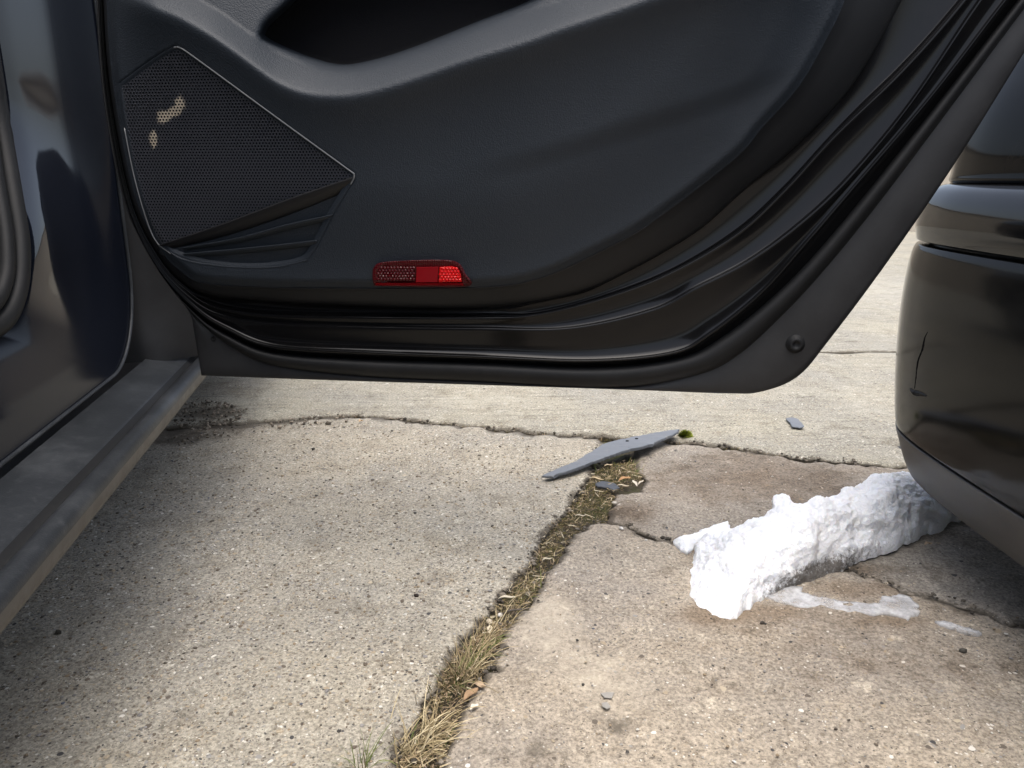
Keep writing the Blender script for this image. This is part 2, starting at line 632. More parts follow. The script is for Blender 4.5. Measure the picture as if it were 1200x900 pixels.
def slab(name, poly, mat, label, z0=0.0, amp=0.0022, tones=(), pales=(), dirts=(), edge=0.005, edge_dirt=0.016, seed=0.0, skirt=0.045, tilt=(0, 0)):
    poly = np.asarray(poly, float)
    keep = [0]
    for i in range(1, len(poly)):
        if np.linalg.norm(poly[i] - poly[keep[-1]]) > 0.002:
            keep.append(i)
    poly = poly[keep]
    lo, hi = poly.min(0), poly.max(0)
    cand = []
    # fine zone in view, coarse elsewhere
    for (x0, x1, y0, y1, st) in ((-1.0, 1.05, 0.35, 1.75, 0.0095), (-1.4, 1.6, 1.75, 3.4, 0.04), (-6, 6, -3, 30, 0.35)):
        xs = np.arange(max(x0, lo[0]), min(x1, hi[0]), st)
        ys = np.arange(max(y0, lo[1]), min(y1, hi[1]), st)
        if len(xs) == 0 or len(ys) == 0:
            continue
        g = np.stack(np.meshgrid(xs, ys), -1).reshape(-1, 2)
        g += (rng.random(g.shape) - 0.5) * st * 0.7
        if st == 0.04:
            g = g[~((g[:, 0] > -1.0) & (g[:, 0] < 1.05) & (g[:, 1] < 1.75) & (g[:, 1] > 0.35))]
        if st == 0.35:
            g = g[~((g[:, 0] > -1.4) & (g[:, 0] < 1.6) & (g[:, 1] < 3.4) & (g[:, 1] > 0.3))]
        g = g[inside(g, poly)]
        if len(g):
            dd = seg_dist(g, poly)
            cand.append(g[dd > min(st * 0.45, 0.012)])
    pts = np.vstack([poly] + cand)
    nb = len(poly)
    vv, ee, ff, ov, oe, of = delaunay_2d_cdt([Vector(p) for p in pts], [], [list(range(nb))], 1, 1e-6)
    P = np.array([(v.x, v.y) for v in vv])
    d = seg_dist(P, poly)
    z = np.empty(len(P))
    for i, (x, y) in enumerate(P):
        far = math.hypot(x, y) > 3.5
        z[i] = 0 if far else amp * (1.6 * fbm(x, y, seed, 7, 3) + 0.9 * fbm(x, y, seed + 2, 45, 3))
    z += z0 + P[:, 0] * tilt[0] + (P[:, 1] - 1.0) * tilt[1]
    rag = np.array([0.6 + 0.8 * abs(fbm(x, y, seed + 9, 18, 3)) for x, y in P])
    z -= edge * rag * (1 - sstep(d, 0, 0.014)) ** 1.7
    # skirt
    bidx = [i for i in range(len(P)) if ov[i] and any(q < nb for q in ov[i])]
    loop = {}
    for i in bidx:
        for q in ov[i]:
            if q < nb:
                loop[q] = i
    order = [loop[q] for q in range(nb) if q in loop]
    V = [(p[0], p[1], zz) for p, zz in zip(P, z)]
    F = [tuple(f) for f in ff]
    base = len(V)
    for i in order:
        V.append((P[i][0], P[i][1], z[i] - skirt))
    n = len(order)
    for k in range(n):
        a, b = order[k], order[(k + 1) % n]
        F.append((a, b, base + (k + 1) % n, base + k))
    o = mesh_obj(name, V, F, mat)
    recalc(o)
    o.data.polygons.foreach_set('use_smooth', np.array([len(p.vertices) == 3 for p in o.data.polygons], bool))

    def blobs(L):
        a = np.zeros(len(V))
        for (px, py, rx, ry, s) in L:
            c = on_z(px, py)[:2]
            ex = on_z(px + rx, py)[:2] - c
            ey = on_z(px, py + ry)[:2] - c
            e = ((P[:, 0] - c[0]) / abs(ex[0])) ** 2 + ((P[:, 1] - c[1]) / abs(ey[1])) ** 2
            a[:len(P)] += s * np.exp(-e)
        return a
    dirt = blobs(dirts)
    dirt[:len(P)] += 1.0 * (1 - sstep(d, 0.0, edge_dirt * (0.4 + 1.3 * np.abs(np.array([fbm(x, y, seed + 4, 9, 3) for x, y in P])) * 2)))
    dirt[len(P):] = 1.3
    point_attr(o, 'dirt', np.clip(dirt, 0, 1.4))
    point_attr(o, 'tone', blobs(tones))
    point_attr(o, 'pale', blobs(pales))
    tag(o, label, 'concrete slab', kind='structure')
    return o


iL = int(np.argmin(np.abs(C1[:, 0] - JL[0, 0])))
iR = int(np.argmin(np.abs(C1[:, 0] - JRa[0, 0])))
near_left = np.vstack([shift_gap(C1[:iL], -0.006), JL, [(-4.0, -2.0)]])
slab('concrete_slab', near_left, M['conc_left'], 'exposed aggregate concrete slab left of the mossy joint', seed=0.5,
     dirts=[(250, 490, 60, 14, 1.3), (200, 515, 70, 10, 0.9), (330, 497, 60, 6, 0.5), (450, 820, 16, 16, 0.5), (560, 530, 60, 14, 0.25)],
     tones=[(230, 500, 110, 30, 0.6)], pales=[(460, 640, 110, 80, 0.35)])
mid = np.vstack([JRa[::-1], shift_gap(C1[iR:], -0.006), C2[::-1] + np.array([0, 0.001])])
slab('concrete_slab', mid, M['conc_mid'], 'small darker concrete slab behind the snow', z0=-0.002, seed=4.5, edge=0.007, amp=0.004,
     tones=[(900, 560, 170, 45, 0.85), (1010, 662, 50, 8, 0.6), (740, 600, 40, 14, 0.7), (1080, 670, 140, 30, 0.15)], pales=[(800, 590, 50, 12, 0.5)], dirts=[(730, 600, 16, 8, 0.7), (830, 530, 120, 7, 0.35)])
nr = np.vstack([JRb[::-1], shift_gap(C2, -0.0032), [(4.0, -2.0)]])
slab('concrete_slab', nr, M['conc_right'], 'pale worn concrete slab in front of the snow', z0=0.0, seed=7.5, amp=0.003,
     tones=[(1000, 760, 260, 90, 0.5), (1150, 680, 120, 50, 0.35), (820, 722, 40, 14, 0.6), (900, 716, 70, 10, 0.6), (1000, 690, 70, 12, 0.6), (1050, 728, 50, 8, 0.5)],
     pales=[(640, 720, 60, 60, 0.7), (720, 800, 90, 60, 0.55), (900, 860, 120, 40, 0.3)],
     dirts=[(725, 850, 26, 16, 0.85), (700, 815, 12, 8, 0.4), (600, 860, 60, 40, 0.25), (800, 845, 36, 12, 0.4), (690, 885, 16, 10, 0.5), (860, 770, 20, 8, 0.3), (630, 880, 22, 14, 0.6)])
far = np.vstack([shift_gap(C1, 0.004), [(5.0, 2.59)], shift_y(C3, -0.002)[::-1], [(-5.0, 2.6)]])
slab('concrete_slab', far, M['conc_far'], 'pale brushed concrete slab beyond the long crack, under the open door', seed=11.5, amp=0.002, edge=0.008,
     pales=[(560, 470, 200, 20, 0.5), (1010, 470, 60, 60, 0.5), (1030, 370, 80, 60, 0.6)], dirts=[(250, 484, 45, 10, 1.2), (960, 510, 80, 12, 0.2), (930, 494, 26, 5, 0.4)], tones=[(250, 455, 80, 20, 0.6)])  # pale blobs paint in the stronger sky light past the door
far2 = np.vstack([shift_y(C3, 0.002), [(5.0, 9.6), (-5.0, 9.6)]])
slab('concrete_slab', far2, M['conc_far'], 'furthest pale concrete slab seen between door and bumper', seed=14.5, amp=0.002, edge=0.006, pales=[(1040, 340, 200, 60, 0.6)])  # pale blob paints in the bright light of the far gap


# ------------------------------------------------------------------ little stones, crumbs, plants
ICO = None
def ico():
    bm = bmesh.new()
    bmesh.ops.create_icosphere(bm, subdivisions=1, radius=1.0)
    v = np.array([q.co[:] for q in bm.verts])
    bm.verts.ensure_lookup_table()
    f = np.array([[q.index for q in p.verts] for p in bm.faces])
    bm.free()
    return v, f


ICO = ico()


def scatter_lumps(name, pos, size, cols, mat, flat=0.6, label=None, cat=None, kind='stuff'):
    v, f = ICO
    n, k = len(pos), len(v)
    V = np.repeat(v[None], n, 0) * (1 + (rng.random((n, k, 1)) - 0.5) * 0.55)
    S = size[:, None, None] * np.stack([0.7 + 0.7 * rng.random(n), 0.7 + 0.5 * rng.random(n), flat * (0.6 + 0.7 * rng.random(n))], 1)[:, None, :]
    V = V * S
    a = rng.random(n) * 6.283
    c, s = np.cos(a)[:, None], np.sin(a)[:, None]
    X = V[:, :, 0] * c - V[:, :, 1] * s
    Y = V[:, :, 0] * s + V[:, :, 1] * c
    V = np.stack([X, Y, V[:, :, 2]], -1) + pos[:, None, :]
    F = (f[None] + (np.arange(n) * k)[:, None, None]).reshape(-1, 3)
    o = mesh_obj(name, V.reshape(-1, 3), F, mat, smooth=False)
    color_attr(o, np.repeat(cols, k, 0))
    if label:
        tag(o, label, cat, kind=kind)
    return o


PAL = np.array([(0.06, 0.056, 0.052), (0.10, 0.085, 0.07), (0.16, 0.13, 0.1), (0.28, 0.22, 0.15), (0.24, 0.23, 0.22), (0.40, 0.34, 0.25), (0.62, 0.6, 0.55), (0.13, 0.14, 0.17)])


def pts_in_px(poly, n):
    """random ground points evenly spread inside a pixel polygon"""
    g = G(poly)
    lo, hi = g.min(0), g.max(0)
    out = []
    while sum(map(len, out)) < n:
        q = lo + rng.random((n * 2, 2)) * (hi - lo)
        out.append(q[inside(q, g)])
    return np.vstack(out)[:n]


# embedded gravel on the left slab
left_px = [(0, 760), (140, 560), (240, 500), (400, 496), (640, 516), (685, 540), (650, 600), (600, 680), (520, 765), (430, 899), (0, 899)]
p = pts_in_px(left_px, 4200)
sz = 0.0009 + 0.0024 * rng.random(len(p)) ** 2.6
pos = np.column_stack([p, 0.0006 - sz * 0.05 + np.array([0.0022 * (1.6 * fbm(x, y, 0.5, 7, 3) + 0.9 * fbm(x, y, 2.5, 45, 3)) for x, y in p])])
ci = rng.choice(len(PAL), len(p), p=[.03, .09, .19, .22, .18, .18, .09, .02])
scatter_lumps('gravel', pos, sz, PAL[ci] * (0.8 + 0.4 * rng.random((len(p), 1))), M['stone'], 0.5, 'tiny mixed pebbles set in the left concrete slab', 'gravel')
# loose grit on the right slabs
p = pts_in_px([(640, 690), (720, 620), (800, 640), (830, 720), (1000, 730), (1199, 690), (1199, 899), (545, 899), (590, 760)], 420)
p2 = pts_in_px([(745, 530), (1070, 556), (900, 600), (790, 625), (730, 605)], 110)
p = np.vstack([p, p2])
sz = 0.0008 + 0.0018 * rng.random(len(p)) ** 4
pos = np.column_stack([p, np.full(len(p), 0.0008)])
ci = rng.choice(len(PAL), len(p), p=[.05, .1, .16, .18, .14, .16, .18, .03])
scatter_lumps('gravel', pos, sz, PAL[ci], M['stone'], 0.6, 'loose grit sprinkled over the right concrete slabs', 'gravel')
# crumbled concrete and soil by the sill
p = np.vstack([pts_in_px([(205, 478), (240, 466), (290, 480), (280, 494), (235, 505), (205, 500)], 900), pts_in_px([(190, 515), (300, 496), (400, 486), (420, 494), (300, 508), (200, 525)], 300)])
sz = 0.0009 + 0.0055 * rng.random(len(p)) ** 7
pos = np.column_stack([p, 0.001 + 0.004 * rng.random(len(p))])
sh = 0.06 + 0.28 * rng.random((len(p), 1))
scatter_lumps('soil_crumbs', pos, sz, sh * np.array([1.0, 0.86, 0.68]), M['stone'], 0.7, 'dark crumbled soil and broken concrete beside the sill', 'soil')

# broken crumbs and grit fallen into the cracks and the joint
LI = np.vstack([C1[[i for i in range(len(C1)) if -0.7 < C1[i, 0] < 0.8]], C2[[i for i in range(len(C2)) if C2[i, 0] < 0.9]], JL[[i for i in range(len(JL)) if JL[i, 1] > 0.5]], JRb[[i for i in range(len(JRb)) if JRb[i, 1] > 0.5]]])
p = LI[rng.choice(len(LI), 1500)] + rng.normal(size=(1500, 2)) * 0.007
sz = 0.0010 + 0.0042 * rng.random(len(p)) ** 4
pos = np.column_stack([p, -0.004 + 0.005 * rng.random(len(p))])
sh = 0.05 + 0.26 * rng.random((len(p), 1)) ** 1.4
scatter_lumps('soil_crumbs', pos, sz, sh * np.array([1.0, 0.87, 0.70]), M['stone'], 0.7, 'small crumbs of grit and soil along the cracks and joint', 'soil')

# blades: base, direction, length, width, bend, colour
def blades(name, base, az, ln, wd, lean, curl, cols, mat, seg=3):
    n = len(base)
    d = np.stack([np.cos(az), np.sin(az)], 1)
    side = np.stack([-d[:, 1], d[:, 0]], 1)
    tw = rng.random(n) * 1.2 - 0.6
    side = side * np.cos(tw)[:, None] + d * np.sin(tw)[:, None]
    rows = []
    pos = np.column_stack([base[:, :2], base[:, 2]])
    ang = lean.copy()
    for k in range(seg + 1):
        t = k / seg
        w = wd * (1 - t ** 1.6 * 0.92) * 0.5
        rows.append(np.stack([np.column_stack([pos[:, :2] - side * w[:, None], pos[:, 2]]), np.column_stack([pos[:, :2] + side * w[:, None], pos[:, 2] + wd * 0.25])], 1))
        st = ln / seg
        pos = pos + np.column_stack([d * (np.sin(ang) * st)[:, None], np.cos(ang) * st])
        pos[:, 2] = np.maximum(pos[:, 2], base[:, 2] - 0.002)
        ang = ang + curl / seg
    V = np.stack(rows, 1).reshape(n, -1, 3)
    k = V.shape[1]
    f = np.array([(2 * i, 2 * i + 1, 2 * i + 3, 2 * i + 2) for i in range(seg)])
    F = (f[None] + (np.arange(n) * k)[:, None, None]).reshape(-1, 4)
    o = mesh_obj(name, V.reshape(-1, 3), F, mat)
    t = np.tile(np.repeat(np.linspace(0.75, 1.15, seg + 1), 2), n)[:, None]
    color_attr(o, np.repeat(cols, k, 0) * t)
    return o


joint_px = [(695, 552), (712, 545), (741, 540), (752, 560), (722, 573), (716, 590), (710, 608), (690, 610), (670, 625), (658, 650), (634, 673), (625, 697), (598, 727), (570, 787),
            (543, 827), (520, 890), (505, 960), (420, 960), (460, 893), (504, 813), (525, 773), (562, 733), (582, 703), (619, 663), (635, 632), (657, 604), (682, 575)]
p = pts_in_px(joint_px, 9000)
pr = np.array([fbm(x, y, 0.3, 14, 3) for x, y in p])
n = len(p)
GR = np.array([(0.085, 0.088, 0.024), (0.12, 0.105, 0.04), (0.17, 0.135, 0.07), (0.06, 0.058, 0.024), (0.28, 0.23, 0.14)])
ysort = p[:, 1]
ci = np.array([rng.choice(5, p=[.34, .24, .18, .18, .06]) if y > 0.98 else rng.choice(5, p=[.05, .14, .38, .15, .28]) for y in ysort])
edge_d = seg_dist(p, G(joint_px))
zb = -0.007 + 0.007 * sstep(edge_d, 0, 0.02) + 0.007 * pr
GR = GR * np.array([1.35, 1.2, 1.3])
o = blades('moss_strip', np.column_stack([p, zb]), rng.random(n) * 6.28, 0.003 + 0.006 * rng.random(n) ** 2, 0.0007 + 0.0010 * rng.random(n), 0.5 + rng.random(n) * 1.1,
           rng.random(n) * 0.8, GR[ci] * (0.7 + 0.6 * rng.random((n, 1))), M['leafy'], 2)
tag(o, 'low green and brown moss filling the diagonal joint between slabs', 'moss', kind='stuff')
q = pts_in_px(joint_px, 900)
n2 = len(q)
LC = np.array([(0.42, 0.34, 0.21), (0.30, 0.23, 0.13), (0.20, 0.15, 0.09), (0.55, 0.48, 0.34), (0.12, 0.09, 0.06)])
o2 = blades('straw_litter', np.column_stack([q, -0.001 + 0.006 * rng.random(n2)]), rng.random(n2) * 6.28, 0.006 + 0.018 * rng.random(n2) ** 2, 0.0009 + 0.0016 * rng.random(n2), 1.35 + rng.random(n2) * 0.3,
            (rng.random(n2) - 0.5) * 0.6, LC[rng.choice(5, n2, p=[.28, .26, .2, .12, .14])], M['leafy'], 3)
tag(o2, 'dry straw scraps and litter lying on the moss in the joint', 'litter', kind='stuff')
# moss and weeds along the long crack
ii = [i for i in range(len(C1)) if -0.45 < C1[i, 0] < 0.75]
q = C1[rng.choice(ii, 900)] + (rng.random((900, 2)) - 0.5) * np.array([0.012, 0.016])
dn = np.array([fbm(x, 0, 2.2, 6, 3) for x, y in q])
q = q[dn > -0.1]
n = len(q)
o = blades('crack_moss', np.column_stack([q, np.full(n, -0.012)]), rng.random(n) * 6.28, 0.006 + 0.012 * rng.random(n), 0.001 + 0.001 * rng.random(n), 0.2 + rng.random(n), rng.random(n) * 0.6,
           GR[rng.choice(5, n, p=[.2, .25, .3, .2, .05])] * (0.6 + 0.6 * rng.random((n, 1))), M['leafy'], 2)
tag(o, 'sparse dark moss in the long crack across the concrete', 'moss', kind='stuff')

STRAW = np.array([(0.36, 0.29, 0.165), (0.27, 0.21, 0.115), (0.20, 0.16, 0.085), (0.15, 0.17, 0.055), (0.10, 0.13, 0.035), (0.46, 0.39, 0.25)])


def grass(name, cpx, rx, ry, n, lmin, lmax, lean_mu, probs, label, azc=None):
    c = on_z(*cpx)[:2]
    ax = abs(on_z(cpx[0] + rx, cpx[1])[0] - c[0])
    ay = abs(on_z(cpx[0], cpx[1] + ry)[1] - c[1])
    th = R(58)
    u = rng.normal(size=(n, 2)) * 0.5
    loc = np.stack([u[:, 0] * ax, u[:, 1] * ay], 1)
    rot = np.stack([loc[:, 0] * 1.0 + loc[:, 1] * math.cos(th), loc[:, 1]], 1)
    b = c + rot
    az = np.arctan2(rot[:, 1], rot[:, 0]) + rng.normal(size=n) * 0.9 if azc is None else azc + rng.normal(size=n) * 0.9
    ln = lmin + (lmax - lmin) * rng.random(n) ** 1.4
    o = blades(name, np.column_stack([b, np.full(n, -0.010)]), az, ln, 0.0008 + 0.0009 * rng.random(n), np.abs(rng.normal(size=n) * 0.35 + lean_mu), 0.3 + rng.random(n) * 1.4,
               STRAW[rng.choice(6, n, p=probs)] * (0.75 + 0.5 * rng.random((n, 1))), M['leafy'], 5)
    return tag(o, label, 'grass')


grass('grass_tuft', (536, 792), 18, 22, 190, 0.025, 0.075, 0.45, [.28, .22, .14, .15, .07, .14], 'largest upright straw and green grass tuft growing in the mossy joint')
grass('grass_tuft', (492, 868), 26, 28, 170, 0.03, 0.085, 1.05, [.32, .24, .16, .06, .02, .2], 'flattened dry straw grass at the near end of the joint', azc=R(50))
grass('grass_tuft', (575, 745), 14, 22, 120, 0.02, 0.06, 0.9, [.3, .26, .24, .08, .02, .1], 'thin dry grass wisps above the largest tuft', azc=R(65))
grass('grass_tuft', (617, 690), 12, 20, 80, 0.015, 0.04, 0.9, [.25, .25, .25, .13, .07, .05], 'short dry grass where the joint is narrowest', azc=R(40))
grass('grass_tuft', (725, 552), 20, 8, 150, 0.015, 0.04, 0.7, [.16, .16, .16, .26, .24, .02], 'short green grass just in front of the slate')
grass('grass_tuft', (424, 898), 10, 8, 40, 0.02, 0.06, 0.5, [.0, .0, .1, .4, .5, .0], 'few green blades at the bottom edge left of the joint')

# bright moss cushion at the end of the slate
c = on_z(803, 511)
n = 1600
th, ph = rng.random(n) * 6.283, np.arccos(rng.random(n))
dirs = np.stack([np.sin(ph) * np.cos(th), np.sin(ph) * np.sin(th), np.cos(ph)], 1)
b = np.array([c[0], c[1], 0.0]) + dirs * np.array([0.014, 0.012, 0.011]) * (0.25 + 0.75 * rng.random((n, 1)))
o = blades('moss_cushion', b, th, 0.004 + 0.005 * rng.random(n), np.full(n, 0.0015), ph, np.zeros(n), np.array([(0.17, 0.20, 0.02)]) * (0.5 + 0.9 * rng.random((n, 1))), M['leafy'], 2)
tag(o, 'small bright yellow green moss cushion at the right tip of the slate', 'moss')


# ------------------------------------------------------------------ slate pieces
def plate(name, px, z0, thick, mat, label, cat, zfun=None, rag=0.0015, bevel=0.0012, holes=(), parent=None):
    P = rough_line(np.vstack([G(px, z0), G(px[:1], z0)]), step=0.006, amp=rag, seed=len(px) * 1.7 + px[0][0], sc=60)[:-1]
    cen = P.mean(0)
    inn = cen + (P - cen) * (1 - bevel * 2 / max(1e-3, np.linalg.norm(P - cen, axis=1).mean()))
    def zz(Q):
        return np.array([z0 + (zfun(x, y) if zfun else 0.0) for x, y in Q])
    n = len(P)
    rows = [np.column_stack([inn, zz(inn) - thick]), np.column_stack([P, zz(P) - thick * 0.75]), np.column_stack([P, zz(P) - thick * 0.25]), np.column_stack([inn, zz(inn)])]
    # top face with interior points
    V, F = loft(rows, close=True)
    top = list(range(3 * n, 4 * n))
    vv, ee, ff, ov, _, _ = delaunay_2d_cdt([Vector(q) for q in inn], [], [list(range(n))], 1, 1e-7)
    for f in ff:
        F.append(tuple(3 * n + ov[i][0] for i in f))
        F.append(tuple(ov[i][0] for i in reversed(f)))
    o = mesh_obj(name, V, F, mat, parent=parent, smooth=False)
    recalc(o)
    if label:
        tag(o, label, cat)
    return o


sl = [(636, 557), (652, 550), (672, 543), (690, 533), (706, 523), (720, 519), (745, 514), (770, 510), (787, 507), (796, 506), (791, 512), (778, 518), (764, 525), (748, 529), (728, 533), (704, 541), (682, 548), (660, 555), (648, 558)]
ca, cb = on_z(640, 556)[:2], on_z(796, 507)[:2]
ax = (cb - ca) / np.dot(cb - ca, cb - ca)
def slz(x, y):
    t = float(np.dot(np.array([x, y]) - ca, ax))
    e = float(np.dot(np.array([x, y]) - ca, np.array([-ax[1], ax[0]])) / np.linalg.norm(ax))
    return 0.006 * t + 0.004 * math.sin(t * 3.1) - 0.05 * e
slate = plate('slate_tile', sl, 0.014, 0.007, M['slate'], 'long pointed grey roofing slate lying across the crack', 'slate', slz)
for hx, hy in ((746, 515), (735, 517.5)):
    c = on_z(hx, hy, 0.02)
    c[2] = 0.014 + slz(c[0], c[1]) + 0.0006
    a = np.linspace(0, 6.283, 10, endpoint=False)
    V = np.column_stack([c[0] + 0.0042 * np.cos(a), c[1] + 0.0042 * np.sin(a), np.full(10, c[2])])
    V2 = V * 1.0
    V2[:, 2] -= 0.004
    v, f = loft([V2, V], close=True)
    f.append(tuple(range(10, 20)))
    mesh_obj('nail_hole', v, f, M['lining'], parent=slate, smooth=False)
plate('slate_fragment', [(697, 566), (704, 563), (712, 564), (722, 566), (726, 571), (719, 574), (712, 571), (700, 570)], 0.006, 0.005, M['slate_dark'], 'dark broken slate chip lying on the moss in front of the roofing slate', 'slate')
plate('slate_fragment', [(921, 490), (927, 488), (936, 491), (943, 499), (937, 501), (928, 499)], 0.006, 0.004, M['slate'], 'thin grey slate shard lying on the far slab near the bumper', 'slate')
plate('slate_fragment', [(704, 812), (712, 809), (720, 811), (716, 817), (708, 817)], 0.0022, 0.002, M['coping'], 'small grey stone flake on the pale slab right of the grass', 'stone')
plate('slate_fragment', [(705, 823), (711, 823), (717, 828), (711, 830)], 0.0022, 0.002, M['coping'], 'tiny grey stone flake just below the other flake', 'stone')


# little stones one can pick out
def pebble(name, px, py, s, col, label, flat=0.7):
    c = on_z(px, py)
    o = scatter_lumps(name, np.array([[c[0], c[1], s * 0.35]]), np.array([s]), np.array([col]), M['stone'], flat)
    o.data.polygons.foreach_set('use_smooth', np.ones(len(o.data.polygons), bool))
    return tag(o, label, 'stone')


pebble('pebble', 1128, 764, 0.0065, (0.07, 0.065, 0.055), 'dark pebble on the slab below the bumper lip', 0.8)
pebble('pebble', 893, 731, 0.0042, (0.07, 0.06, 0.05), 'small dark pebble in front of the snow tip', 0.9)
pebble('pebble', 367, 527, 0.007, (0.045, 0.04, 0.03), 'dark brown crumb on the left slab below the crack', 0.4)
pebble('pebble', 728, 620, 0.005, (0.7, 0.68, 0.64), 'white chip lying by the broken slab edge', 0.5)
pebble('pebble', 720, 590, 0.005, (0.62, 0.58, 0.5), 'cream chip on the moss at the slab corner', 0.6)
pebble('pebble', 586, 722, 0.005, (0.66, 0.64, 0.6), 'white pebble in the narrow part of the joint', 0.8)
pebble('pebble', 573, 730, 0.0048, (0.6, 0.52, 0.4), 'cream pebble beside the white pebble in the joint', 0.8)
pebble('pebble', 488, 699, 0.0045, (0.03, 0.022, 0.018), 'black seed shaped crumb on the left slab', 0.5)
pebble('pebble', 69, 742, 0.006, (0.05, 0.045, 0.035), 'dark clod on the left slab near the sill', 0.5)


# dry leaves / husks
def leaf(px, py, L, W, ang, col, label, z=0.006, tilt=0.2):
    c = on_z(px, py, z)
    n = 9
    t = np.linspace(0, 1, n)
    w = W * 0.5 * np.sin(np.pi * np.clip(t * 0.94 + 0.03, 0, 1)) ** 0.8
    d = np.array([math.cos(ang), math.sin(ang)])
    s = np.array([-d[1], d[0]])
    rows = []
    for k, off in enumerate((-1, -0.5, 0, 0.5, 1)):
        xy = c[:2] + np.outer((t - 0.5) * L, d) + np.outer(w * off, s)
        rows.append(np.column_stack([xy, z + abs(off) * w * 0.5 + tilt * L * (t - 0.5) * 0.5 + 0.0015 * np.sin(t * 6)]))
    V, F = loft(rows)
    V2 = V - np.array([0, 0, 0.0007])
    v, f = join([(V, F), (V2, [q[::-1] for q in F])])
    o = mesh_obj('dry_leaf', v, f, M['dryleaf'])
    color_attr(o, np.tile(np.array([col]), (len(v), 1)))
    return tag(o, label, 'leaf')


leaf(732, 561, 0.030, 0.012, 0.5, (0.42, 0.25, 0.12), 'orange brown dry leaf scrap in front of the slate')
leaf(744, 566, 0.020, 0.008, 1.9, (0.66, 0.60, 0.50), 'pale cream husk right of the orange leaf scrap', tilt=0.6)
leaf(751, 565, 0.022, 0.005, 0.9, (0.62, 0.56, 0.45), 'thin cream husk at the right end of the litter before the slate', tilt=0.3)
leaf(730, 569, 0.026, 0.006, -0.2, (0.60, 0.52, 0.38), 'pale straw sliver beside the dark slate chip')
leaf(700, 561, 0.030, 0.006, -0.5, (0.52, 0.42, 0.27), 'tan straw sliver behind the dark slate chip')
leaf(713, 545, 0.020, 0.006, 0.4, (0.50, 0.40, 0.26), 'tan leaf scrap tucked under the slate edge')
leaf(552, 813, 0.026, 0.011, 0.9, (0.36, 0.24, 0.14), 'brown folded dry leaf at the foot of the largest grass tuft')
leaf(562, 803, 0.020, 0.009, -0.7, (0.48, 0.36, 0.24), 'tan curled dry leaf right of the largest grass tuft', tilt=0.5)
leaf(556, 828, 0.013, 0.007, 0.8, (0.70, 0.64, 0.54), 'cream seed husk below the largest grass tuft')
leaf(574, 737, 0.017, 0.008, 1.5, (0.66, 0.58, 0.42), 'cream pointed husk under the two pebbles in the joint')
leaf(594, 700, 0.026, 0.006, 0.1, (0.58, 0.52, 0.40), 'pale twig sliver across the narrow joint')
leaf(641, 655, 0.018, 0.005, 0.4, (0.60, 0.54, 0.40), 'pale straw sliver on the moss halfway up the joint')
leaf(680, 604, 0.020, 0.004, 0.0, (0.60, 0.54, 0.42), 'pale straw sliver on the green moss below the slate chip')
leaf(423, 493, 0.013, 0.009, 0.9, (0.62, 0.42, 0.24), 'small orange flake sitting on the long crack')
leaf(1088, 637, 0.016, 0.008, 0.3, (0.48, 0.36, 0.24), 'tan flake beside the front edge of the snow')
leaf(605, 715, 0.045, 0.004, 0.25, (0.10, 0.085, 0.07), 'dark thin twig crossing the right edge of the joint')

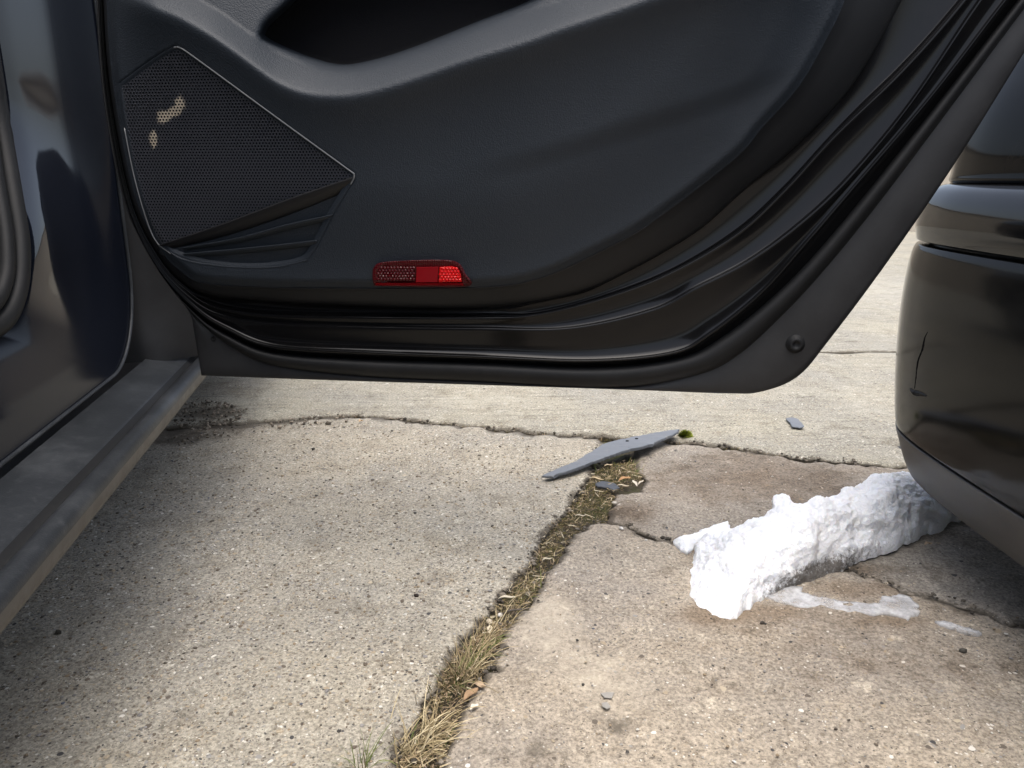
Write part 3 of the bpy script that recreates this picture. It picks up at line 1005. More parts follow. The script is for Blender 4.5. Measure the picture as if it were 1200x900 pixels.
# ------------------------------------------------------------------ snow
def snow_pile():
    front = catmull([(815, 650), (809, 668), (808, 688), (815, 708), (832, 719), (850, 726), (868, 722), (886, 709), (915, 694), (950, 682), (985, 667), (1005, 657), (1040, 645), (1066, 632), (1100, 620), (1126, 606), (1165, 592), (1200, 580)], 14)
    ridge = catmull([(818, 640), (826, 634), (836, 630), (850, 623), (866, 614), (890, 602), (905, 584), (921, 580), (934, 592), (960, 584), (990, 572), (1010, 563), (1030, 558), (1050, 554), (1066, 551), (1086, 552), (1110, 556), (1140, 562)], 14)
    n = len(front)
    rag = np.array([(4.4 * fbm(i * 0.11, 0.3, 1.0, 1, 3), 4.4 * fbm(i * 0.13, 7.3, 2.0, 1, 3)) for i in range(n)])
    FR = np.array([on_z(x, y, 0.0) for x, y in front + rag])
    t = np.linspace(0, 1, n)
    hh = 0.012 + 0.070 * sstep(t, 0, 0.42) - 0.012 * sstep(t, 0.75, 1.0)
    F3 = np.array([on_z(x, y, 0.0) for x, y in front])
    R3 = np.array([on_z(x, y, h) for (x, y), h in zip(ridge, hh)])
    back = R3.copy()
    dirn = (R3 - F3)
    dirn[:, 2] = 0
    dirn /= np.linalg.norm(dirn, axis=1)[:, None] + 1e-6
    back += dirn * 0.075
    back[:, 2] = -0.004
    m1, m2 = 54, 22
    rows, dirt = [], []
    for k in range(m1 + 1):
        c = k / m1
        g = c ** 1.15
        xy = F3[:, :2] + (R3 - F3)[:, :2] * g + (FR - F3)[:, :2] * (1 - c) ** 9
        pw_ = 1.7 - 0.9 * sstep(t, 0.12, 0.5)
        prof = (1 - (1 - c) ** 2.2) ** pw_
        rows.append(np.column_stack([xy, R3[:, 2] * prof - 0.004 * (k == 0)]))
        # grit along the melted foot, heaviest in the middle
        dm = np.exp(-((t - 0.52) / 0.13) ** 2) + 0.45 * np.exp(-((t - 0.75) / 0.2) ** 2) + 0.5 * np.exp(-((t - 0.22) / 0.12) ** 2)
        dirt.append((1 - sstep(c, 0.02, 0.30)) * (0.15 + 0.85 * dm))
    for k in range(1, m2 + 1):
        c = k / m2
        xy = R3[:, :2] + (back - R3)[:, :2] * c
        rows.append(np.column_stack([xy, R3[:, 2] * (1 - c ** 2.0) - 0.004 * c]))
        dirt.append(np.zeros(n))
    V, Fc = loft(rows)
    grid = V.reshape(len(rows), n, 3)
    du = np.gradient(grid, axis=1)
    dv = np.gradient(grid, axis=0)
    nr_ = np.cross(du, dv)
    nr_ /= np.linalg.norm(nr_, axis=2)[:, :, None] + 1e-9
    nr_[nr_[:, :, 2] < 0] *= -1
    for i in range(len(rows)):
        for j in range(n):
            x, y, z = grid[i, j]
            a = min(1.0, max(0.0, z / 0.02))
            s = 0.014 * fbm(x, y, z * 11, 11, 2) + 0.0062 * fbm(x + 3, y, z * 30, 30, 3) + 0.0024 * fbm(x, y + 7, z * 110, 110, 3)
            grid[i, j] += nr_[i, j] * s * (0.15 + 0.85 * a)
    o = mesh_obj('snow_pile', grid.reshape(-1, 3), Fc, M['snow'])
    recalc(o)
    if o.data.polygons[len(o.data.polygons) // 3].normal.z < 0:
        o.data.flip_normals()
    point_attr(o, 'dirt', np.concatenate(dirt))
    return tag(o, 'melting heap of old white snow with gritty foot beside the bumper', 'snow')


snow_pile()


def sheet(name, px, thick, mat, label, cat, z0=0.003, seed=0.0, edge=0.012):
    """thin rounded film: higher in the middle, feathering to its outline"""
    P = rough_line(np.vstack([G(px), G(px[:1])]), step=0.005, amp=0.0022, seed=seed, sc=50)[:-1]
    n = len(P)
    lo, hi = P.min(0), P.max(0)
    g = np.stack(np.meshgrid(np.arange(lo[0], hi[0], 0.005), np.arange(lo[1], hi[1], 0.005)), -1).reshape(-1, 2)
    g = g + (rng.random(g.shape) - 0.5) * 0.003
    g = g[inside(g, P)]
    g = g[seg_dist(g, P) > 0.002]
    vv, ee, ff, ov, _, _ = delaunay_2d_cdt([Vector(q) for q in np.vstack([P, g])], [], [list(range(n))], 1, 1e-7)
    Q = np.array([(v.x, v.y) for v in vv])
    d = seg_dist(Q, P)
    zt = z0 + thick * sstep(d, -0.002, edge) * (0.7 + 0.5 * np.array([fbm(x, y, seed, 40, 3) for x, y in Q]))
    k = len(Q)
    V = np.vstack([np.column_stack([Q, zt]), np.column_stack([Q, np.full(k, -0.004)])])
    F = [tuple(f) for f in ff] + [tuple(i + k for i in reversed(f)) for f in ff]
    loop = {}
    for i in range(k):
        for q in ov[i]:
            if q < n:
                loop[q] = i
    od = [loop[q] for q in range(n) if q in loop]
    for a, b in zip(od, od[1:] + od[:1]):
        F.append((a, b, b + k, a + k))
    o = mesh_obj(name, V, F, mat)
    recalc(o)
    point_attr(o, 'dirt', np.zeros(2 * k))
    return tag(o, label, cat)


sheet('ice_patch', [(898, 701), (912, 693), (925, 689), (940, 690), (938, 696), (965, 701), (995, 708), (1029, 709), (1033, 700), (1053, 698), (1070, 703), (1077, 712), (1075, 722), (1064, 729), (1055, 724), (1040, 722), (1002, 720), (958, 712), (936, 713), (918, 708)],
      0.0012, M['ice'], 'thin grey ice film branching from the front of the snow', 'ice', seed=1.5)
sheet('ice_patch', [(1097, 731), (1112, 730), (1130, 736), (1149, 741), (1152, 745), (1138, 745), (1112, 737)], 0.0025, M['ice'], 'small separate ice sliver on the slab right of the ice film', 'ice', seed=3.5, edge=0.006)
sheet('ice_patch', [(788, 635), (808, 628), (830, 620), (852, 613), (856, 622), (838, 629), (826, 634), (819, 641), (806, 650), (797, 646)], 0.010, M['snow'], 'thin crusty white snow flap at the left end of the heap', 'ice', seed=5.5)

# ================================================================== CAR WITH THE OPEN DOOR
AX = R(10.5)
A_ = np.array([-math.sin(AX), math.cos(AX), 0.0])      # car forward
R_ = np.array([math.cos(AX), math.sin(AX), 0.0])       # car outward (right)
Z_ = np.array([0, 0, 1.0])


def car_pt(r, s, z):
    return R_ * r + A_ * s + Z_ * z


car = empty('parked_car', car_pt(-0.9, 1.0, 0.0))
car['label'] = 'black car at left with its rear door swung open'
car['category'] = 'car'
CARLOC = np.array(car.location)


def cmesh(name, V, F, mat, parent=None, **k):
    """child mesh of the open-door car given in world coordinates"""
    V = np.asarray(V, float) - CARLOC
    o = mesh_obj(name, V, F, mat, **k)
    o.parent = parent or car
    return o


# ---- sill (rocker): cross-section (r, z) swept along the car
sec = [(-0.60, 0.26), (-0.36, 0.255), (-0.318, 0.258), (-0.303, 0.268), (-0.300, 0.276), (-0.2985, 0.288), (-0.2995, 0.2935), (-0.304, 0.2985), (-0.312, 0.3005),
       (-0.3195, 0.2985), (-0.3235, 0.2925), (-0.328, 0.2925), (-0.333, 0.2985), (-0.3375, 0.3005), (-0.365, 0.305), (-0.3965, 0.3105), (-0.400, 0.3075), (-0.402, 0.300), (-0.408, 0.300)]
mi = [0, 0, 0, 1, 1, 2, 2, 2, 2, 3, 3, 3, 2, 2, 2, 3, 3, 3]
st = np.concatenate([np.linspace(-0.7, 0.2, 10), np.linspace(0.25, 1.5, 60), np.linspace(1.6, 2.6, 8)])
rows = []
for s in st:
    rows.append(np.array([car_pt(r, s, z + 0.0006 * fbm(s, z * 10, 0, 9, 2)) for r, z in sec]))
V, F = loft(rows)
idx = [mi[j] for i in range(len(rows) - 1) for j in range(len(sec) - 1)]
o = cmesh('sill', V, F, None, mats=[M['black'], M['hem'], M['scuff'], M['rubber']], midx=idx)
recalc(o)

# ---- door opening frame: painted pillar and step, lofted between an inner and an outer outline in (s, z)
def opening(sv, zb, rad, ztop, smin, n1=26, n2=30, n3=40):
    a = np.column_stack([np.full(n1, sv), np.linspace(ztop, zb + rad, n1, endpoint=False)])
    t = np.linspace(0, math.pi / 2, n2, endpoint=False)
    b = np.column_stack([sv - rad + rad * np.cos(t), zb + rad - rad * np.sin(t)])
    c = np.column_stack([np.linspace(sv - rad, smin, n3), np.full(n3, zb)])
    return np.vstack([a, b, c])


inn = opening(1.105, 0.444, 0.12, 1.30, -0.70)
inn[:, 0] += 0.104 * sstep(inn[:, 1], 0.50, 0.72)
outn = opening(1.41, 0.322, 0.15, 1.30, -0.70)
npath = len(inn)
tt = np.concatenate([np.zeros(26), np.linspace(0, 1, 30), np.ones(40)])     # 0 pillar .. 1 sill
tt = sstep(tt)
pp = np.linspace(0, 1, 26)
r_pil = np.interp(pp, [0, 0.06, 0.12, 0.5, 0.72, 0.84, 0.92, 1.0], [-0.446, -0.437, -0.432, -0.427, -0.420, -0.411, -0.405, -0.402])
r_sil = np.interp(pp, [0, 0.08, 0.2, 0.42, 0.65, 0.85, 1.0], [-0.446, -0.438, -0.428, -0.418, -0.411, -0.407, -0.4035])
k5 = np.array([1, 2, 3, 2, 1.0]) / 9
for rr in (r_pil, r_sil):
    e = np.pad(rr, 2, mode='reflect', reflect_type='odd')
    rr[:] = np.convolve(e, k5, 'valid')
def foot(z):
    return -0.042 * float(sstep(z, 0.50, 0.72))


rows = []
for i in range(npath):
    sz_ = inn[i] + np.outer(pp, outn[i] - inn[i])
    r = r_pil * (1 - tt[i]) + r_sil * tt[i]
    # the pillar foot flares outwards towards the sill
    rows.append(np.array([car_pt(rq + foot(b) * (1 - q), a, b) for rq, q, (a, b) in zip(r, pp, sz_)]))
# rolled lip towards the jamb
V, F = loft(rows)
lip = []
for i in range(npath):
    e = rows[i][-1]
    nrm = (outn[i] - inn[i]) / np.linalg.norm(outn[i] - inn[i])
    dd = A_ * nrm[0] + Z_ * nrm[1]
    lip.append(np.array([e, e + dd * 0.004 - R_ * 0.001, e + dd * 0.006 - R_ * 0.006, e + dd * 0.006 - R_ * 0.03]))
v2, f2 = loft(lip)
o = cmesh('door_frame', *join([(V, F), (v2, f2)]), M['paint_jamb'])
gl = np.concatenate([np.concatenate([(1 - sstep(pp, 0.5, 0.62)) * (1 - sstep(tt[i], 0.35, 0.8)) for i in range(npath)]), np.zeros(len(v2))])
point_attr(o, 'gloss', gl)
recalc(o)
# pinch weld line along the foot of the painted step
pw = np.array([r[-1] for r in rows]) + R_ * 0.002 - Z_ * 0.002
o = cmesh('frame_lip', *tube(pw, 0.0028, 8), M['scuff'])

# weatherstrips
def strip_path(q, dr):
    # q: distance from the inner outline into the opening
    T = np.gradient(inn, axis=0)
    T /= np.linalg.norm(T, axis=1)[:, None]
    nrm = np.stack([T[:, 1], -T[:, 0]], 1)
    nrm *= np.sign(np.einsum('ij,ij->i', nrm, inn - outn))[:, None]
    P = inn + nrm * q
    return np.array([car_pt(-0.446 + dr + foot(b), a, b) for a, b in P])


cmesh('weatherstrip', *tube(strip_path(0.004, 0.008), 0.0115, 14), M['rubber'])
cmesh('weatherstrip', *tube(strip_path(0.026, 0.002), 0.0095, 14), M['rubber'])
# interior scuff trim inside the opening
rows = []
for q, dr in ((0.032, -0.008), (0.042, -0.006), (0.055, -0.012), (0.10, -0.045), (0.16, -0.06), (0.20, -0.11), (0.21, -0.30)):
    rows.append(strip_path(q, dr))
o = cmesh('interior_trim', *loft(rows), M['interior'])
recalc(o)
# rear jamb: end of the closed front door, seen between pillar lip and open door
rows = []
for z in np.linspace(0.305, 1.0, 30):
    b = 0.03 * math.exp(-((z - 0.30) / 0.10) ** 2)
    rows.append(np.array([car_pt(r, s - (b if 2 <= k <= 3 else 0), z) for k, (r, s) in enumerate([(-0.435, 1.418), (-0.402, 1.424), (-0.385, 1.45), (-0.35, 1.46), (-0.30, 1.47), (-0.275, 1.48), (-0.262, 1.495), (-0.26, 1.504)])]))
o = cmesh('door_jamb', *loft(rows), M['flange'])
recalc(o)
# front door outer panel beyond the open door
rows = []
for z, dr in ((0.29, -0.028), (0.33, -0.008), (0.42, 0.0), (0.55, 0.008), (0.66, 0.014), (0.70, 0.006), (0.74, 0.010), (0.85, 0.0), (0.92, -0.02), (0.94, -0.05)):
    rows.append(np.array([car_pt(-0.26 + dr - 0.02 * max(0, s - 1.9) ** 2, s, z) for s in np.linspace(1.505, 2.65, 24)]))
o = cmesh('front_door', *loft(rows), M['paint'])
recalc(o)
hd = np.array([car_pt(-0.225 + 0.02 * math.sin(t * math.pi), 1.56 + 0.2 * t, 0.80) for t in np.linspace(0, 1, 12)])
cmesh('door_handle', *tube(hd, 0.011, 10), M['paint'], parent=o)
rows = []
for z, r in ((0.945, -0.305), (1.0, -0.33), (1.15, -0.40), (1.30, -0.48)):
    rows.append(np.array([car_pt(r, s, z) for s in np.linspace(1.53, 2.55 - (z - 0.945) * 0.9, 12)]))
gl = cmesh('front_window', *loft(rows), M['paint'])
recalc(gl)
SW, ZW, RW = 3.02, 0.315, 0.30
rows = []
for k, (z, dr) in enumerate(((0.29, -0.028), (0.42, 0.0), (0.55, 0.008), (0.66, 0.014), (0.70, 0.006), (0.74, 0.010), (0.85, -0.01), (0.92, -0.05), (0.95, -0.16))):
    row = []
    for s_ in np.linspace(2.655, 3.75, 60):
        arch = RW + 0.045
        zl = ZW + math.sqrt(max(0.0, arch ** 2 - (s_ - SW) ** 2)) if abs(s_ - SW) < arch else 0.29
        zz = max(z, zl + 0.006 * k)
        row.append(car_pt(-0.26 + dr - 0.02 * (s_ - 1.9) ** 2 - 0.16 * max(0, s_ - 3.3) ** 2, s_, zz))
    rows.append(np.array(row))
fd = cmesh('front_fender', *loft(rows), M['paint'])
recalc(fd)
rows = []
for s_, z in ((2.5, 0.96), (2.7, 0.955), (3.2, 0.90), (3.6, 0.80), (3.75, 0.66), (3.8, 0.4), (3.75, 0.25)):
    rows.append(np.array([car_pt(-1.15 + q * 0.74, s_ - 0.18 * q * q * (1 if s_ > 3.3 else 0), z + 0.02 * (1 - q * q)) for q in np.linspace(-1, 1, 15)]))
bn = cmesh('bonnet', *loft(rows), M['paint'])
recalc(bn)
wa = np.linspace(0, 2 * math.pi, 40, endpoint=False)
rows = []
for rad, r_ in ((0.19, -0.36), (0.215, -0.325), (0.26, -0.318), (0.295, -0.33), (0.305, -0.36), (0.305, -0.48), (0.29, -0.52)):
    rows.append(np.array([car_pt(r_, SW + rad * math.cos(t), ZW + rad * math.sin(t)) for t in wa]))
wh = cmesh('wheel', *loft(rows, close=True), M['rubber'])
rows = [np.array([car_pt(r_, SW + rad * math.cos(t), ZW + rad * math.sin(t)) for t in wa]) for rad, r_ in ((0.20, -0.345), (0.19, -0.34), (0.182, -0.36), (0.17, -0.42))]
parts = [loft(rows, close=True)]
for k in range(5):
    a0 = k * 2 * math.pi / 5
    q = []
    for rad, hw, r_ in ((0.03, 0.035, -0.352), (0.10, 0.028, -0.348), (0.19, 0.034, -0.345)):
        c0 = car_pt(r_, SW + rad * math.cos(a0), ZW + rad * math.sin(a0))
        tn = A_ * -math.sin(a0) + Z_ * math.cos(a0)
        q.append(np.array([c0 - tn * hw - R_ * 0.02, c0 - tn * hw * 0.8, c0 + tn * hw * 0.8, c0 + tn * hw - R_ * 0.02]))
    parts.append(loft(q))
cmesh('rim', *join(parts), M['rim'], parent=wh)
# floor pan, roof and seat close the cabin
rows = []
for s, w in ((-1.2, 0.8), (-0.8, 1.0), (1.0, 1.0), (2.4, 1.0), (3.2, 0.85)):
    rows.append(np.array([car_pt(-1.15 + q * 0.75 * w, s, 0.262 + (0.015 if abs(q) < 0.2 else 0)) for q in np.linspace(-1, 1, 11)]))
cmesh('floor_pan', *loft(rows), M['black'])
rows = []
for s, z in ((-1.6, 1.02), (-0.9, 1.30), (-0.3, 1.40), (0.6, 1.445), (1.3, 1.42), (1.8, 1.33), (2.5, 1.0)):
    rows.append(np.array([car_pt(-1.15 + 0.62 * math.sin(q), s, z - 0.09 * (1 - math.cos(q))) for q in np.linspace(-1.45, 1.45, 15)]))
o = cmesh('roof', *loft(rows), M['paint'])
rows = []
for s, z in ((0.62, 0.42), (0.60, 0.50), (0.45, 0.54), (0.15, 0.53), (0.08, 0.60), (-0.05, 1.0), (-0.12, 1.1)):
    rows.append(np.array([car_pt(-0.62 - 1.05 * q, s + 0.02 * math.sin(q * 9.4), z + 0.015 * math.sin(q * 9.4)) for q in np.linspace(0, 1, 21)]))
o = cmesh('rear_seat', *loft(rows), M['lining'])
rows = []
for z, r in ((0.27, -0.43), (0.45, -0.32), (0.6, -0.28), (0.9, -0.30), (0.95, -0.36)):
    rows.append(np.array([car_pt(-2.3 - r - 0.0 + 0.27, s, z) for s in np.linspace(-1.6, 3.0, 12)]) - R_ * 0.25)
o = cmesh('far_side', *loft(rows), M['paint'])

# ---- the open door. Everything is measured on planes parallel to the door, w metres towards the camera
DL = on_z(240, 440, 0.33)
DR = on_z(900, 460, 0.33)
DU = (DR - DL)
DU[2] = 0
DU /= np.linalg.norm(DU)
DN = np.array([DU[1], -DU[0], 0.0])
if np.dot(DN, -DL[:3]) < 0:
    DN = -DN


def door_pts(pts, w):
    pts = np.asarray(pts, float)
    d = rays(pts)
    w = np.broadcast_to(np.asarray(w, float), (len(pts),))
    num = np.dot(DL - CAMP, DN) + w
    t = num / (d @ DN)
    return CAMP + d * t[:, None]


CT = dict(
    T=[(124, -320), (124, -100), (126, 30), (137, 130), (160, 235), (190, 295), (212, 318), (235, 331), (290, 336), (400, 338), (560, 337), (633, 326), (707, 293), (765, 260), (860, 187), (893, 150), (937, 100), (970, 43), (990, 0), (1025, -100), (1070, -320)],
    T2=[(120, -320), (120, -100), (122, 30), (133, 133), (156, 240), (187, 302), (212, 330), (240, 345), (290, 352), (400, 358), (560, 361), (670, 346), (743, 315), (817, 271), (870, 225), (927, 177), (983, 120), (1020, 67), (1057, 0), (1105, -100), (1200, -320)],
    M1=[(120, -320), (120, -100), (121, 30), (131, 135), (154, 243), (188, 308), (222, 342), (250, 358), (307, 368), (413, 371), (560, 372), (633, 368), (725, 344), (795, 315), (866, 272), (920, 222), (977, 160), (1055, 85), (1127, 3), (1205, -100), (1360, -320)],
    M2=[(119, -320), (119, -100), (120, 30), (130, 136), (153, 244), (188, 312), (225, 350), (258, 368), (310, 378), (413, 383), (560, 385), (670, 384), (765, 363), (817, 337), (872, 309), (930, 268), (990, 213), (1064, 125), (1142, 10), (1220, -100), (1380, -320)],
    M3=[(118, -320), (118, -100), (119, 30), (129, 136), (152, 245), (187, 316), (230, 362), (268, 386), (320, 406), (430, 413), (560, 418), (690, 423), (787, 414), (831, 392), (890, 345), (938, 292), (1000, 220), (1093, 110), (1178, 0), (1258, -100), (1430, -320)],
    S1=[(117, -320), (117, -100), (118, 30), (128, 136), (151, 246), (186, 318), (230, 368), (270, 394), (322, 413), (430, 421), (560, 425), (700, 430), (796, 419), (846, 395), (903, 350), (953, 300), (1016, 225), (1105, 113), (1193, 0), (1272, -100), (1444, -320)],
    FS=[(115, -320), (115, -100), (117, 30), (127, 136), (150, 246), (185, 316), (229, 372), (268, 404), (320, 428), (430, 441), (560, 447), (720, 454), (815, 440), (865, 416), (918, 368), (968, 314), (1032, 235), (1120, 118), (1208, 0), (1287, -100), (1459, -320)],
    E=[(112, -320), (112, -100), (114, 30), (124, 135), (148, 245), (186, 312), (225, 374), (236, 440), (285, 442), (400, 446), (560, 451), (743, 457), (850, 461), (892, 459), (935, 441), (972, 398), (1040, 307), (1120, 190), (1200, 62), (1300, -100), (1440, -320)])
SPAN = 14
CV = {k: catmull(v, SPAN) for k, v in CT.items()}


for i in (6, 7):
    q = np.linspace(0, 1, SPAN, endpoint=False)[:, None]
    CV['E'][i * SPAN:(i + 1) * SPAN] = np.array(CT['E'][i]) * (1 - q) + np.array(CT['E'][i + 1]) * q


def blend(a, b, t):
    return CV[a] * (1 - t) + CV[b] * t


door = empty('rear_door')
door.parent = car
door.location = (0, 0, 0)

# painted inner frame of the door (a loft through the measured outlines)
def off(a, b, k):
    d = CV[b] - CV[a]
    L = np.linalg.norm(d, axis=1)[:, None]
    return CV[a] + d / (L + 1e-9) * np.minimum(k, L * 0.42)


rows = [
    door_pts(CV['T2'], 0.010), door_pts(off('M1', 'T2', 9), 0.004), door_pts(off('M1', 'T2', 5.0), 0.0065), door_pts(off('M1', 'T2', 0.8), 0.0195), door_pts(CV['M1'], 0.0215), door_pts(off('M1', 'M2', 1.5), 0.0222), door_pts(off('M1', 'M2', 4.5), 0.0205),
    door_pts(off('M2', 'M1', 4.5), 0.0105), door_pts(off('M2', 'M1', 0.8), 0.0185), door_pts(CV['M2'], 0.0195), door_pts(off('M2', 'M3', 2.5), 0.0195), door_pts(off('M2', 'M3', 8), 0.0165), door_pts(blend('M2', 'M3', 0.55), 0.0145), door_pts(off('M3', 'M2', 5.5), 0.0125), door_pts(off('M3', 'M2', 0.8), 0.0205), door_pts(CV['M3'], 0.0212),
    door_pts(off('M3', 'S1', 2), 0.0200), door_pts(blend('M3', 'S1', 0.6), 0.008), door_pts(CV['S1'], 0.0015), door_pts(blend('S1', 'FS', 0.5), 0.001)]
o = cmesh('inner_frame', *loft(rows), M['paint_door'], parent=door)
recalc(o)
# hem flange outside the seal
rows = [door_pts(blend('S1', 'FS', 0.45), 0.0015), door_pts(CV['FS'], 0.0015), door_pts(blend('FS', 'E', 0.08), 0.003), door_pts(blend('FS', 'E', 0.5), 0.0042), door_pts(blend('FS', 'E', 0.9), 0.004), door_pts(CV['E'], 0.0015), door_pts(CV['E'] , -0.004), door_pts(blend('FS', 'E', 0.9), -0.007)]
o = cmesh('hem_flange', *loft(rows), M['flange'], parent=door)
recalc(o)
# rubber seal bead
rows = []
for t, w in ((0.0, 0.002), (0.06, 0.010), (0.22, 0.0165), (0.45, 0.0185), (0.7, 0.0165), (0.92, 0.010), (1.0, 0.002)):
    rows.append(door_pts(blend('S1', 'FS', t), w))
o = cmesh('door_seal', *loft(rows), M['rubber'], parent=door)
recalc(o)
# outer skin bulging away from the camera
E3 = door_pts(CV['E'], -0.003)
cen = np.array(E3.mean(0))
cen[2] = 0.95
rows = []
for k in np.linspace(0, 1, 12):
    g = 1 - 0.93 * k
    p = cen + (E3 - cen) * g - DN * (0.055 * math.sin(min(1, k * 1.6) * math.pi / 2))
    rows.append(p)
o = cmesh('outer_skin', *loft(rows), M['paint'], parent=door)
recalc(o)

# trim panel height (metres towards the camera) as a function of photo position
LIPX = [100, 150, 200, 233, 267, 300, 330, 365, 413, 463, 530, 613, 680, 760, 860, 960, 1100]
LIPY = [-40, 0, 16, 32, 53, 80, 100, 112, 113, 101, 77, 47, 27, 0, -38, -75, -130]
_lp = catmull(np.column_stack([LIPX, LIPY]), 12)
LIPX, LIPY = _lp[:, 0], np.convolve(np.pad(_lp[:, 1], 12, mode='edge'), np.ones(25) / 25, 'valid')
CRX = [480, 560, 620, 700, 800, 900, 990]
CRY = [222, 203, 188, 163, 132, 98, 62]
POCKET = catmull([(304, 40), (312, 25), (340, -2), (372, -45), (440, -80), (560, -90), (650, -60), (655, -25), (628, 4), (560, 32), (490, 60), (440, 76), (400, 82), (362, 73), (328, 59), (308, 48), (304, 40)], 8)[:-1]
GRILLE = catmull([(139, 98), (170, 75), (200, 56), (212, 56), (240, 76), (330, 142), (405, 196), (416, 207), (408, 222), (390, 252), (368, 294), (350, 308), (300, 314), (245, 310), (205, 298), (186, 287), (174, 262), (157, 205), (146, 150), (139, 98)], 6)[:-1]
TPOLY = CV['T']
TCLOSED = np.vstack([TPOLY, [(1070, -330), (124, -330)]])


def panel_w(P, full=True):
    P = np.asarray(P, float)
    x, y = P[:, 0], P[:, 1]
    d = seg_dist(P, TPOLY, closed=False)
    w = 0.040 + 0.012 * sstep(d, 0, 10) + 0.022 * sstep(d, 0, 130)
    yl = np.interp(x, LIPX, LIPY)
    k = np.array([1, 1, 1, 1, 1]) / 5
    up = yl - y                          # >0 above the lip line
    w += 0.042 * np.exp(-np.clip(-up, 0, None) / 60.0) * sstep(d, 0, 60)
    soft = np.log1p(np.exp(np.clip(up / 5.0, -30, 30))) * 5.0
    back = np.minimum(soft, 34) * 0.0017 + np.clip(soft - 34, 0, None) * 0.0003
    w -= back * sstep(d, 0, 25)
    # crease across the panel
    yc = np.interp(x, CRX, CRY)
    fade = sstep(x, 500, 640) * sstep(d, 5, 60)
    w += 0.0050 * sstep((yc - y), -16, 16) * fade
    if full:
        ins = inside(P, POCKET)
        dp = seg_dist(P, POCKET)
        sgn = np.where(ins, dp, -dp)
        w -= 0.085 * sstep(sgn, -1.0, 9.0)
        w -= 0.004 * sstep(sgn, -7, 1)
        gi = inside(P, GRILLE)
        dg = seg_dist(P, GRILLE)
        sg = np.where(gi, dg, -dg)
        w -= 0.007 * sstep(sg, -0.5, 4.0)
    return w


def px_sheet(poly, step, wfun, extra=None, inset=0.4):
    poly = np.asarray(poly, float)
    lo, hi = poly.min(0), poly.max(0)
    g = np.stack(np.meshgrid(np.arange(lo[0], hi[0], step), np.arange(lo[1], hi[1], step)), -1).reshape(-1, 2)
    g = g + (np.arange(len(g)) % 2)[:, None] * 0.01
    g = g[inside(g, poly)]
    g = g[seg_dist(g, poly) > step * inset]
    if extra is not None:
        ex = extra[inside(extra, poly) & (seg_dist(extra, poly) > 1.2)]
        near = np.zeros(len(g), bool)
        for i in range(0, len(ex), 200):
            near |= (((g[:, None, :] - ex[None, i:i + 200, :]) ** 2).sum(2) < 2.6).any(1)
        g = np.vstack([g[~near], ex])
    n = len(poly)
    vv, ee, ff, ov, _, _ = delaunay_2d_cdt([Vector(q) for q in np.vstack([poly, g])], [], [list(range(n))], 1, 1e-6)
    P = np.array([(v.x, v.y) for v in vv])
    return P, [tuple(f) for f in ff], door_pts(P, wfun(P))


def offset_px(poly, k):
    q = np.vstack([poly, poly[:1]])
    L = np.concatenate([[0], np.cumsum(np.linalg.norm(np.diff(q, axis=0), axis=1))])
    t = np.linspace(0, L[-1], int(L[-1] / 2.4), endpoint=False)
    q = np.column_stack([np.interp(t, L, q[:, 0]), np.interp(t, L, q[:, 1])])
    T = np.roll(q, -1, 0) - np.roll(q, 1, 0)
    T /= np.linalg.norm(T, axis=1)[:, None]
    N_ = np.stack([-T[:, 1], T[:, 0]], 1)
    if not inside((q[:1] + N_[:1] * 2), poly)[0]:
        N_ = -N_
    return q + N_ * k


EX = np.vstack([offset_px(POCKET, k) for k in (-7, -4, -1, 1.5, 4, 6.5, 9)] + [offset_px(GRILLE, k) for k in (-0.6, 1.8, 4.2)])
P, F, V = px_sheet(TCLOSED, 3.6, panel_w, extra=EX)
pk = inside(P, POCKET) & (seg_dist(P, POCKET) > 5)
idx = [1 if all(pk[i] for i in f) else 0 for f in F]
panel = cmesh('trim_panel', V, F, None, parent=door, mats=[M['trim'], M['lining']], midx=idx)
recalc(panel)
# rolled edge of the trim panel
w0 = panel_w(TPOLY)
rows = [door_pts(CV['T'], w0 - 0.0002), door_pts(blend('T', 'T2', 0.12), w0 - 0.0045), door_pts(blend('T', 'T2', 0.3), w0 - 0.008), door_pts(blend('T', 'T2', 0.6), 0.027), door_pts(blend('T', 'T2', 0.9), 0.019), door_pts(CV['T2'], 0.014), door_pts(CV['T2'], 0.004)]
o = cmesh('trim_edge', *loft(rows), M['trim_edge'], parent=door)
recalc(o)

bd = CV['T'][7 * SPAN:13 * SPAN]
cmesh('highlight_bead', *tube(door_pts(bd, panel_w(bd) + 0.0002), 0.0011, 6), M['black'], parent=door)  # bead added on the lower trim edge to give a thin highlight line

